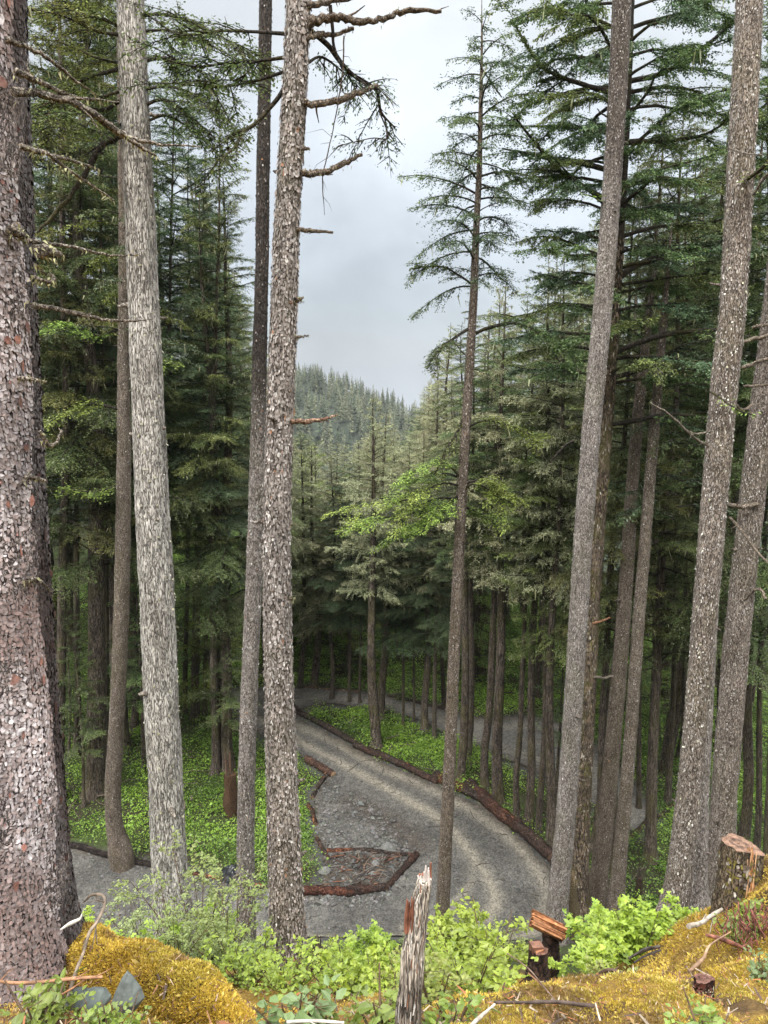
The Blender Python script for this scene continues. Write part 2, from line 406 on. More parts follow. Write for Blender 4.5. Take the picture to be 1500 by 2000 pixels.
# ------------------------------------------------------------------ gravel road
def road(name, P, label, step=0.11):
    x0, y0 = np.maximum(P.min(0), (-17, 17.2)); x1, y1 = P.max(0)
    xs = np.arange(x0, x1, step); ys = np.arange(y0, y1, step)
    x, y = np.meshgrid(xs, ys)
    sd = sdist(P, x, y) + 0.14 * fbm(x * 1.3, y * 1.3, 2.0)
    h = tz(x, y)
    flat = np.maximum(h, 0) if name == 'road' else h
    ok = (sd < 0.05) & (h < 0.5)
    r1, r2, r3 = ldist(RUT1, x, y), ldist(RUT2, x, y), ldist(RUT3, x, y)
    wv = 0.05 * fbm(x * 0.7, y * 0.7, 8.0)
    rut = np.maximum(np.maximum(np.exp(-((r1 + wv) / 0.24) ** 2), 0.9 * np.exp(-((r2 + wv) / 0.28) ** 2)), 0.6 * np.exp(-((r3 + wv) / 0.18) ** 2))
    if name != 'road': rut = rut * 0 + 0.35 * np.exp(-((np.abs(sd + 1.6) - 0.75) / 0.35) ** 2)
    rut = rut * (0.9 + 0.16 * fbm(x * 1.6, y * 1.6, 4.0))
    st = sm(-sdist(STONY, x, y), -0.7, 0.6)
    g = fbm(x * 9, y * 9, 1.0, 2); gb = fbm(x * 0.9, y * 0.9, 6.0, 3)
    z = h + 0.055 - 0.02 * rut + 0.012 * g * (1 - rut) + 0.03 * st * g
    c = lerp3(np.broadcast_to(A(0.084, 0.0815, 0.076), x.shape + (3,)), A(0.062, 0.060, 0.056), sm(gb, -0.4, 0.6))
    c = lerp3(c, A(0.045, 0.038, 0.032), 0.8 * sm(-sdist(BOX, x, y), -0.1, 0.3))
    c = lerp3(c, A(0.20, 0.182, 0.15), np.clip(rut, 0, 1) * 0.9)
    c = lerp3(c, A(0.05, 0.04, 0.03), sm(sd, -0.45, 0.0) * 0.75)
    dark = np.exp(-((ldist(poly_px([(690, 1570), (760, 1610), (815, 1650)]), x, y)) / 0.55) ** 2)
    c = lerp3(c, A(0.055, 0.045, 0.038), 0.7 * dark if name == 'road' else dark * 0)
    c = c * (1.0 if name == 'road' else 1.1)  # far road colour lightened to make up for the tree shade over it
    c = c * (1 + 0.22 * g[..., None] * (1 - 0.8 * np.clip(rut, 0, 1))[..., None])
    n_y, n_x = x.shape; i = np.arange(n_y - 1)[:, None] * n_x; j = np.arange(n_x - 1)[None]
    okc = ok[:-1, :-1] & ok[1:, :-1] & ok[:-1, 1:] & ok[1:, 1:]
    q = np.stack([i + j, i + j + 1, i + n_x + j + 1, i + n_x + j], -1)[okc]
    used, inv = np.unique(q, return_inverse=True)
    mb = MB(); mb.add(np.stack([x, y, z], -1).reshape(-1, 3)[used], inv.reshape(-1, 4), col=np.clip(c, 0.01, 1).reshape(-1, 3)[used])
    o = mb.build(name, M['gravel']); return tag(o, label, 'road', kind='structure')
m, t, b = mat('gravel', 0.9)
v = coords(t, (1, 1, 1), False)
vc = voro(t, v, 26, 'F1', 'Color'); nn = noise(t, v, 70, 5, 0.75); nb = noise(t, v, 7, 4)
bw = node(t, 'ShaderNodeRGBToBW'); t.links.new(vc, bw.inputs[0])
c = mix(t, 1.0, attr(t), ramp(t, bw.outputs[0], [(0.15, (0.62, 0.62, 0.62)), (0.8, (1.42, 1.41, 1.38))]), 'MULTIPLY')
c = mix(t, 1.0, c, ramp(t, nn, [(0.3, (0.6,) * 3), (0.7, (1.4,) * 3)]), 'MULTIPLY')
c = mix(t, 1.0, c, ramp(t, nb, [(0.3, (0.8,) * 3), (0.7, (1.2,) * 3)]), 'MULTIPLY')
t.links.new(c, b.inputs['Base Color']); bump(t, b, mix(t, 0.5, nn, vc), 0.7, 0.02)
M['gravel'] = m
road('road', MAIN, 'dark gravel road curving down past the log edging with two pale tyre tracks')
far = road('far_road', FAR, 'grey gravel road doubling back behind the tree strip')
for v_ in far.data.vertices: v_.co.z += 0.012

OCT = nrm(np.array([[1, 0, 0], [-1, 0, 0], [0, 1, 0], [0, -1, 0], [0, 0, 1], [0, 0, -1]], float))
OCF = np.array([[0, 2, 4], [2, 1, 4], [1, 3, 4], [3, 0, 4], [2, 0, 5], [1, 2, 5], [3, 1, 5], [0, 3, 5]])
def stones(mb, P, size, cols, rng):
    n = len(P)
    V = OCT[None] * rng.uniform(0.5, 1.2, (n, 6, 1)) * size[:, None, None] * np.stack([np.ones(n), rng.uniform(.5, 1, n), rng.uniform(.35, .7, n)], -1)[:, None]
    V = V + rng.normal(0, .12, V.shape) * size[:, None, None]
    a = rng.uniform(0, 6.28, n); c, s = np.cos(a), np.sin(a)
    V = np.stack([V[..., 0] * c[:, None] - V[..., 1] * s[:, None], V[..., 0] * s[:, None] + V[..., 1] * c[:, None], V[..., 2]], -1) + P[:, None]
    f = (OCF[None] + 6 * np.arange(n)[:, None, None]).reshape(-1, 3)
    mb.add(V.reshape(-1, 3), tris=f, col=np.repeat(cols, 6, 0), smooth=False)
rng = np.random.default_rng(5)
mb = MB()
x = rng.uniform(-10, 9, 90000); y = rng.uniform(18.3, 33, 90000)
sd = sdist(MAIN, x, y); st = sdist(STONY, x, y); ru = np.minimum(ldist(RUT1, x, y), ldist(RUT2, x, y)); bx_ = sdist(BOX, x, y)
pr = 0.10 + 0.85 * sm(-st, -0.3, 0.8) * (0.5 + 0.5 * sm(fbm(x * .8, y * .8, 3.), -.3, .4)) + 0.45 * np.exp(-((sd + 0.3) / 0.35) ** 2)
pr = pr * sm(ru, 0.25, 0.6) * (sd < 0.05) * (1 - 0.6 * (bx_ < 0))
k = rng.uniform(0, 1, len(x)) < pr * 0.55
x, y, st = x[k], y[k], st[k]
sz = np.exp(rng.normal(np.log(0.030), 0.45, len(x))) * (1 + 0.5 * sm(-st, -0.2, 0.6)); sz = np.clip(sz, 0.012, 0.16)
cg = rng.uniform(0.04, 0.18, len(x))[:, None] * A(1.0, 0.99, 0.95) * (1 + rng.normal(0, .04, (len(x), 3)))
stones(mb, np.stack([x, y, tz(x, y) + 0.06 + sz * 0.15], -1), sz, np.clip(cg, .02, .6), rng)
tag(mb.build('gravel', M['stone']), 'loose grey gravel scattered over the road and the pullout', 'gravel', kind='stuff')

# ------------------------------------------------------------------ logs that edge the road
def log_thing(a, b, wpx, label, c0=(1, 1, 1), ends=None, split=0.0, bend=0.06, zoff=0.0, seg=12, matk='log', group='logs edging the gravel road', orange=0.0, name='log'):
    """log from pixel a to pixel b on the road level, wpx thick"""
    p0, p1 = gp(*a), gp(*b)
    r = wpx * (mpp(a[1], p0[1]) + mpp(b[1], p1[1])) / 4
    L = np.linalg.norm(p1 - p0); n = max(8, int(L / 0.14)); s = np.linspace(0, 1, n)
    P = p0 + (p1 - p0) * s[:, None]
    sd_ = (a[0] * 7 + b[1]) % 13
    side = nrm(np.cross(p1 - p0, A(0, 0, 1)))
    P = P + side * (bend * L * 0.5 * fbm(s * 2.2 + sd_, 0 * s, 1.0, 2))[:, None]
    P[:, 2] = tz(P[:, 0], P[:, 1]) + r * 0.66 + zoff + 0.02
    R = r * (1.04 - 0.16 * s)
    cc = np.ones((n, 3)) * A(*c0)
    o = sm(fbm(s * 5 + sd_ * 2, s * 0, 4.0, 3), 0.05, 0.4) * orange
    cc = lerp3(cc, A(2.6, 1.35, 0.85), o)
    mid = (p0 + p1) / 2
    root = empty(name, (mid[0], mid[1], tz(mid[0], mid[1])), label, 'log', group)
    mb = MB(); tube(mb, P, R, seg, cc, rough=0.24, fr=3, seed=sd_, capmat=1, capcol=ends or (0.12, 0.075, 0.05))
    # lifted strips of bark and torn fibre
    rg = np.random.default_rng(int(sd_ * 10 + wpx)); T, n1_, n2_ = frames(P)
    for _ in range(int(5 + L * 7)):
        i0 = rg.integers(1, n - 2); an = rg.uniform(-0.4, 3.6); ln = rg.uniform(.08, .35); wd = rg.uniform(.012, .05)
        rd_ = R[i0] * (1.05 + rg.uniform(0, .08)); u = math.cos(an) * n1_[i0] + math.sin(an) * n2_[i0]; tt = T[i0]; ww = np.cross(tt, u)
        q0 = P[i0] + u * rd_; cl_ = (A(0.035, 0.025, 0.021) if rg.random() > 0.06 + orange * .35 else A(0.22, 0.10, 0.05)) * rg.uniform(.6, 1.4)
        mb.add([q0 - ww * wd, q0 + ww * wd, q0 + tt * ln + ww * wd * .6 + u * rg.uniform(0, .04), q0 + tt * ln - ww * wd * .6 + u * rg.uniform(0, .04)], [[0, 1, 2, 3]], col=cl_, mat=1)
    kid(mb, 'log_body', [M[matk], M['wood']], root)
    return root
log_thing((566, 1386), (702, 1460), 12, 'thin dark brown log at the upper end of the road edge, below the tree strip')
log_thing((698, 1457), (858, 1528), 14, 'long brown log lying along the middle of the outer road edge', orange=0.15)
log_thing((848, 1520), (940, 1566), 18, 'short dark log with a torn orange end by the slender tree', orange=0.7)
log_thing((918, 1536), (1078, 1684), 25, 'thick red brown log with peeling bark on the outer bend', (1.05, 0.9, 0.85), orange=0.3)
log_thing((1082, 1690), (1196, 1788), 26, 'thick dark log whose end shows a broken orange knot behind the trunks', (0.9, 0.75, 0.7), orange=0.25)
log_thing((600, 1487), (650, 1519), 15, 'short brown log with a bare sawn end at the pullout corner', (1.8, 1.4, 1.2), ends=(0.42, 0.28, 0.17))
log_thing((641, 1512), (611, 1562), 9, 'thin grey log slanting along the pullout edge', (1.3, 1.3, 1.3))
log_thing((604, 1575), (616, 1616), 9, 'short orange brown log half hidden under the green pullout shrubs', (1.6, 1.1, .8), orange=.3)
log_thing((618, 1640), (642, 1682), 8, 'short rotten log at the corner of the debris box', (1.5, 1.1, .9))
log_thing((640, 1661), (812, 1676), 9, 'slim charred log with orange streaks at the back of the debris box', orange=0.9)
log_thing((814, 1672), (752, 1740), 13, 'dark slanting log closing the right side of the debris box', (0.9, .75, .7), orange=0.15)
log_thing((585, 1744), (690, 1747), 19, 'split red log along the front of the debris box', (1.3, 0.72, 0.58), orange=0.25)
log_thing((676, 1747), (752, 1740), 20, 'charred black log butted against the split red log', (0.75, .7, .7), orange=0.2)
log_thing((136, 1657), (316, 1696), 13, 'charred black log beside the near road between the left trunks', (0.45, .45, .45))
log_thing((372, 1708), (446, 1722), 9, 'weathered orange log end next to the black plastic sheet', (2.4, 1.5, 1.0), orange=0.5)
log_thing((488, 1735), (545, 1736), 9, 'thin dark log crossing behind the forked pair of trunks', (.8, .7, .6))
log_thing((592, 1344), (706, 1352), 5, 'pale thin log on the far edge of the far road', (3.2, 3.0, 2.4), group='logs along the far road')
log_thing((756, 1362), (872, 1390), 7, 'dark log on the far edge of the far road behind the hemlocks', group='logs along the far road')
log_thing((1235, 1642), (1330, 1560), 9, 'fallen mossy pole below the right hand trunks', (1.2, 1.3, .7), group='logs along the far road', zoff=-0.02)

# brush and roots inside the box of logs
rng = np.random.default_rng(21); mb = MB()
cnt = 0
while cnt < 110:
    p = rng.uniform(BOX.min(0), BOX.max(0)); p[0] = max(p[0], BOX[:, 0].min() + (BOX[:, 0].max() - BOX[:, 0].min()) * rng.uniform(.25, .7)) if p[0] < BOX[:, 0].mean() else p[0]
    if sdist(BOX, p[:1], p[1:])[0] > -0.2: continue
    cnt += 1
    a = rng.normal(0.5, 0.9); ln = rng.uniform(.12, .7); e = rng.uniform(-.1, .3)
    z0 = 0.07 + rng.uniform(0, .12); dv = A(math.cos(a), math.sin(a), e * .5) * ln * .8
    p3 = A(p[0], p[1], z0); r = rng.uniform(.005, .02)
    cc = random.choice([(0.06, 0.035, 0.028), (0.045, 0.03, 0.025), (0.10, 0.055, 0.04), (0.20, 0.14, 0.10), (0.15, 0.14, 0.125), (0.20, 0.085, 0.045)])
    tube(mb, np.stack([p3 - dv / 2, p3 + rng.normal(0, .03, 3), p3 + dv / 2]), [r, r, r * .5], 5, cc)
P = []
while len(P) < 160:
    p = rng.uniform(BOX.min(0), BOX.max(0))
    if sdist(BOX, p[:1], p[1:])[0] < -0.15: P.append([p[0], p[1], 0.08])
stones(mb, np.array(P), np.exp(rng.normal(np.log(.04), .4, len(P))), rng.uniform(.03, .13, (len(P), 1)) * np.ones(3), rng)
tag(mb.build('debris', M['wood']), 'heap of dark roots, bark and broken sticks inside the box of logs', 'debris', kind='stuff')
# small litter on the road: needles, twigs
mb = MB()
for _ in range(260):
    x_, y_ = rng.uniform(-6, 8), rng.uniform(18.6, 30)
    if sdist(MAIN, np.array([x_]), np.array([y_]))[0] > -0.1 or tz(x_, y_) > 0.3: continue
    a = rng.uniform(0, 3.1); ln = rng.uniform(.1, .5) * (1 if rng.random() < .8 else 1.6); p3 = A(x_, y_, tz(x_, y_) + .05); dv = A(math.cos(a), math.sin(a), 0) * ln
    tube(mb, np.stack([p3 - dv / 2, p3 + rng.normal(0, .06, 3) * A(1, 1, .2), p3 + dv / 2 + A(0, 0, .02)]), rng.uniform(.006, .014), 4, (0.05, 0.04, 0.03))
tag(mb.build('litter', M['wood']), 'fallen twigs strewn over the gravel road', 'litter', kind='stuff')

def rock(name, c, s, label, colr, seed, pointy=1.0, n=10, rot=0.0):
    rg = np.random.default_rng(seed); mb = MB()
    a = np.linspace(0, 2 * np.pi, n, endpoint=False); V = []
    lv = [(-.5, .75), (-.1, 1.0), (.35, .8), (.75, .45), (1.0, .15 / pointy)]
    offs = rg.uniform(.8, 1.2, n)
    for h, r in lv:
        rr = r * offs * rg.uniform(.9, 1.1, n)
        V.append(np.stack([np.cos(a) * rr * s[0], np.sin(a) * rr * s[1], np.full(n, h * s[2]) + rg.normal(0, .04, n) * s[2]], -1))
    V = np.vstack(V); V[:, 0] += V[:, 2] * rot
    m_ = len(lv); i = np.arange(m_ - 1)[:, None] * n; j = np.arange(n)[None]; j2 = (j + 1) % n
    q = np.stack([i + j, i + j2, i + n + j2, i + n + j], -1).reshape(-1, 4)
    mb.add(V + np.asarray(c), q, col=colr, smooth=False)
    jj = np.arange(n); mb.add(np.vstack([V[-n:], V[-n:].mean(0)]) + np.asarray(c), tris=np.stack([jj, (jj + 1) % n, np.full(n, n)], -1), col=colr, smooth=False)
    mb.v = [v - np.asarray(c) for v in mb.v]
    o = mb.build(name, M['stone']); o.location = c; return tag(o, label, 'rock')
for (px, py, s, lb) in ((757, 1660, .26, 'rounded grey boulder just behind the slim charred log'), (635, 1705, .2, 'small pale rock in the left part of the debris box'), (733, 1690, .17, 'whitish rock in the middle of the debris heap'), (728, 1711, .13, 'small rounded rock low in the debris heap')):
    p = gp(px, py); rock('rock', (p[0], p[1], .08), (s, s * .8, s * .75), lb, (0.14, 0.14, 0.133), px)
# black plastic sheet at the left road edge
p = gp(456, 1714); g = np.linspace(-1, 1, 16); gx_, gy_ = np.meshgrid(g, g)
r2 = np.hypot(gx_, gy_); hz = np.clip(1 - r2, 0, 1) ** .8 * .42 + .10 * np.abs(fbm(gx_ * 2.5, gy_ * 2.5, 3.)) + .02
V = np.stack([gx_ * .45 + .05 * vn(gx_ * 3, gy_ * 3, 1.), gy_ * .4, hz], -1).reshape(-1, 3)
i = np.arange(15)[:, None] * 16; j = np.arange(15)[None]
mb = MB(); mb.add(V, np.stack([i + j, i + j + 1, i + 17 + j, i + 16 + j], -1).reshape(-1, 4), col=(.012, .013, .015), smooth=False)
m, t, b = mat('black_plastic', 0.3); t.links.new(attr(t), b.inputs['Base Color'])
o = mb.build('plastic_sheet', m); o.location = (p[0], p[1], .03); tag(o, 'crumpled black plastic sheet bundled at the near road edge', 'plastic sheet')

# ------------------------------------------------------------------ foliage
UP = A(0, 0, 1)
HEM = ((0.040, 0.074, 0.026), (0.150, 0.208, 0.070))
LICH = ((0.15, 0.172, 0.092), (0.45, 0.465, 0.270))
FRESH = ((0.085, 0.130, 0.024), (0.250, 0.335, 0.068))
BLUE = ((0.038, 0.070, 0.037), (0.130, 0.190, 0.090))
OLIVE = ((0.066, 0.092, 0.028), (0.22, 0.245, 0.075))
def bough_along(mb, rng, P, side, pal, sp=0.10, ll=0.085, hw=0.021, hang=0.15, start=0.12, r0=0.02, seg=5, lich=0.0, bright=1.0, twr=0.004, limbcol=(1, 1, 1), mats=(0, 1), node_=0.055):
    P = np.asarray(P, float)
    sl = np.concatenate([[0], np.cumsum(np.linalg.norm(np.diff(P, axis=0), axis=1))]); L = sl[-1]
    if r0 > 0: tube(mb, P, r0 * (1 - 0.85 * sl / L), seg, limbcol, mat=mats[1], cap=False)
    m = max(4, int(2 * L * (1 - start) / sp))
    tt = start + (1 - start) * rng.uniform(0, 1, m) ** 0.9; sg = np.where(np.arange(m) % 2, 1, -1)
    ip = lambda t: np.stack([np.interp(t * L, sl, P[:, k]) for k in range(3)], -1)
    p0 = ip(tt); T = nrm(ip(np.minimum(tt + .04, 1)) - ip(np.maximum(tt - .04, 0)))
    lat = nrm(np.cross(T, UP) + 1e-6)
    tl = side * ((1 - tt) ** .75 * .95 + .16) * sm(tt, start - .1, start + .22) * rng.uniform(.35, 1.15, m)
    a = np.radians(rng.uniform(30, 68, m))
    D = T * np.cos(a)[:, None] + lat * (sg * np.sin(a))[:, None] + UP * (rng.normal(0.02, .20, m) - hang * rng.uniform(.3, 1.2, m))[:, None]
    D = nrm(D)
    # twig threads
    e1 = p0 + D * (tl * .55)[:, None] - UP * (.06 * tl ** 2 + .0)[:, None]; e2 = p0 + D * (tl * .97)[:, None] - UP * (.22 * tl ** 2)[:, None]
    wv = nrm(np.cross(D, UP + rng.normal(0, .5, (m, 3)))) * twr
    V = np.stack([p0 - wv, p0 + wv, e1 - wv * .7, e1 + wv * .7, e2 - wv * .3, e2 + wv * .3], 1).reshape(-1, 3)
    b6 = 6 * np.arange(m)[:, None]
    mb.add(V, np.concatenate([b6 + [0, 1, 3, 2], b6 + [2, 3, 5, 4]]), col=limbcol, mat=mats[1])
    # leaves
    K = max(2, int(tl.max() / node_)); s = (np.arange(K)[None] + rng.uniform(0, 1, (m, K))) * node_
    ok = s < tl[:, None]; ti, si = np.nonzero(ok); s = s[ti, si]
    s = np.repeat(s, 2); ti = np.repeat(ti, 2); sd = np.where(np.arange(len(s)) % 2, 1., -1.)
    f = s / tl[ti]
    q = p0[ti] + D[ti] * s[:, None] - UP * (.22 * s ** 2)[:, None] + rng.normal(0, .022, (len(s), 3))
    dl = nrm(np.cross(UP, D[ti])) * sd[:, None]; b_ = np.radians(rng.uniform(25, 70, len(s)))
    d = nrm(D[ti] * np.cos(b_)[:, None] + dl * np.sin(b_)[:, None] + UP * rng.normal(-.12 - hang * .5, .22, len(s))[:, None])
    l = ll * (1.15 - .55 * f) * rng.uniform(.6, 1.3, len(s))
    nv = UP + rng.normal(0, .38, (len(s), 3)); wv = nrm(np.cross(d, nv)) * (hw * rng.uniform(.6, 1.2, len(s)))[:, None]
    V = np.stack([q, q + d * (l * .5)[:, None] + wv, q + d * l[:, None], q + d * (l * .5)[:, None] - wv], 1)
    mixf = np.clip(-.12 + .30 * rng.uniform(0, 1, len(s)) + .46 * f + .40 * tt[ti] ** 1.5 + rng.normal(0, .12, len(s)), 0, 1)
    c = lerp3(np.broadcast_to(A(*pal[0]), (len(s), 3)), A(*pal[1]), mixf) * bright * rng.uniform(.75, 1.25, (len(s), 1))
    mb.add(V.reshape(-1, 3), 4 * np.arange(len(s))[:, None] + [0, 1, 2, 3], col=np.repeat(c, 4, 0), mat=mats[0], smooth=False)
    if lich > 0:
        n = int(lich * L * 10)
        if n:
            k = rng.integers(0, m, n); s = rng.uniform(0, 1, n) * tl[k]
            q = p0[k] + D[k] * s[:, None]; l = np.exp(rng.normal(np.log(.14), .5, n)); wv = nrm(rng.normal(0, 1, (n, 3)) * A(1, 1, .1)) * rng.uniform(.008, .024, n)[:, None]
            dn = nrm(-UP + rng.normal(0, .25, (n, 3)))
            V = np.stack([q - wv, q + wv, q + dn * (l * .6)[:, None] + wv * .8, q + dn * l[:, None]], 1)
            c = A(0.36, 0.37, 0.21) * rng.uniform(.6, 1.2, (n, 1))
            mb.add(V.reshape(-1, 3), 4 * np.arange(n)[:, None] + [0, 1, 2, 3], col=np.repeat(c, 4, 0), mat=mats[0], smooth=False)

def crown(mb, rng, H, cb, R, nb, pal, droop=.30, elev=.22, hang=.15, lich=0.0, power=.45, side=.50, bare=8, sp=.072, ll=.078, hw=.0195, sparse=0.0, path=None, limb=.013, node_=.05, topdead=0.0):
    z0 = H * cb
    for i in range(nb + bare):
        if i < nb:
            u = ((i + rng.uniform(0, 1)) / nb) ** 1.08; z = z0 + (H - z0) * u * .985
            L = R * (1 - u) ** power * rng.uniform(.45, 1.18) + .16
            if u < .15: L *= rng.uniform(.5, 1.0)
            if rng.random() < sparse: L *= .5
        else:
            z = rng.uniform(min(1.5, z0 * .3), z0 * 1.2); L = rng.uniform(.3, 1.3); u = 0
        az = i * 2.39996 + rng.uniform(-.7, .7)
        t = np.linspace(0, 1, 7); ev = elev + .5 * u ** 1.5 + rng.normal(.03, .22); dr = droop * rng.uniform(.5, 1.6)
        wob = fbm(t * 2.2 + i * 3.7, t * 0, 1., 2) * .07 * L * t
        r = L * t; y = wob; zz = L * (ev * t - dr * t ** 1.8) + .04 * L * vn(t * 3, t * 0 + i, 2.)
        P = np.stack([r * math.cos(az) - y * math.sin(az), r * math.sin(az) + y * math.cos(az), z + zz], -1)
        if path is not None: P[:, :2] += path(z)
        if i >= nb:
            tube(mb, P, .012 * (1 - .8 * t), 4, (1.3, 1.2, 1.1), mat=1, cap=False); continue
        b = rng.uniform(.72, 1.28)
        bough_along(mb, rng, P, L * side * rng.uniform(.8, 1.2) + .08, pal, sp, ll, hw, hang, r0=.007 + limb * L / 1.2 * .9, seg=5, lich=lich, bright=b, node_=node_)

def trunk_proto(H, r, seed, seg=14):
    mb = MB(); z = np.concatenate([[-.5, 0, .15, .4, .8], np.linspace(1.5, H, 22)])
    R = r * np.maximum(1 - np.clip(z, 0, H) / H, .02) ** .75 * (1 + .55 * np.exp(-np.clip(z, 0, 9) / .28))
    P = np.stack([.12 * vn(z * .15 + seed, z * 0, 1.) * np.clip(z, 0, 3), .12 * vn(z * .15 + seed, z * 0 + 9, 1.) * np.clip(z, 0, 3), z], -1)
    tube(mb, P, R, seg, rough=.10, fr=1.5, seed=seed)
    return mb, (lambda zz: A(np.interp(zz, z, P[:, 0]), np.interp(zz, z, P[:, 1])))

PROTO = {}
def proto(key, name, H, r, seed, **kw):
    rng = np.random.default_rng(seed); mb, path = trunk_proto(H, r, seed); t_me = mb.mesh('trunk', [M['forest']])
    cm = MB(); crown(cm, rng, H, path=path, **kw); c_me = cm.mesh('crown', [M['needle'], M['limb']])
    PROTO[key] = (name, H, r, t_me, c_me)
proto('h0', 'hemlock_tree', 30, .34, 1, cb=.31, R=3.6, nb=120, pal=HEM, droop=.30, bare=26)
proto('h1', 'hemlock_tree', 30, .32, 2, cb=.37, R=3.2, nb=115, pal=BLUE, droop=.38, bare=22, sparse=.2)
proto('h2', 'hemlock_tree', 30, .36, 3, cb=.29, R=3.9, nb=120, pal=HEM, droop=.26, lich=.4, bare=22)
proto('h3', 'hemlock_tree', 30, .30, 4, cb=.34, R=3.0, nb=105, pal=OLIVE, droop=.3, lich=1.0, bare=30)
proto('h4', 'hemlock_tree', 30, .26, 14, cb=.50, R=2.7, nb=85, pal=HEM, droop=.38, bare=40, lich=.4, sparse=.2)
proto('s0', 'spruce_tree', 20, .24, 5, cb=.30, R=2.9, nb=105, pal=LICH, droop=.42, hang=.4, lich=3.2, bare=14, power=.75)
proto('s1', 'spruce_tree', 20, .24, 6, cb=.36, R=2.7, nb=95, pal=LICH, droop=.2, elev=.3, hang=.35, lich=3.0, bare=14, power=.8, sparse=.2)
proto('s2', 'spruce_tree', 20, .24, 16, cb=.46, R=2.6, nb=85, pal=LICH, droop=.3, elev=.22, hang=.3, lich=2.6, bare=26, power=.7, sparse=.15)
proto('y0', 'hemlock_sapling', 9, .09, 7, cb=.16, R=1.9, nb=46, pal=FRESH, droop=.35, bare=4, ll=.075, hw=.019)
proto('y1', 'hemlock_sapling', 9, .08, 8, cb=.3, R=1.7, nb=36, pal=HEM, droop=.35, bare=6, ll=.075, hw=.019)

def place(key, x, y, H, r=None, label='', group=None, rz=None, lean=(0, 0), name=None, wide=1.0, cat='tree', z=None):
    nm, H0, r0, tm, cmh = PROTO[key]; k = H / H0
    root = empty(name or nm, (x, y, tz(x, y) if z is None else z), label, cat, group)
    root.rotation_euler = (lean[1], lean[0], 0)
    rzz = random.uniform(0, 6.28) if rz is None else rz
    t = bpy.data.objects.new('trunk', tm); c = bpy.data.objects.new('crown', cmh)
    for o in (t, c): S.collection.objects.link(o); o.parent = root; o.rotation_euler = (0, 0, rzz)
    kr = (r / r0) if r else k
    t.scale = (kr, kr, k); kw = max(.75, min(1.25, k)) * wide
    c.scale = (kw, kw, k)
    return root
def top_height(x, y, py_top):
    return zpix(py_top, y) - tz(x, y)

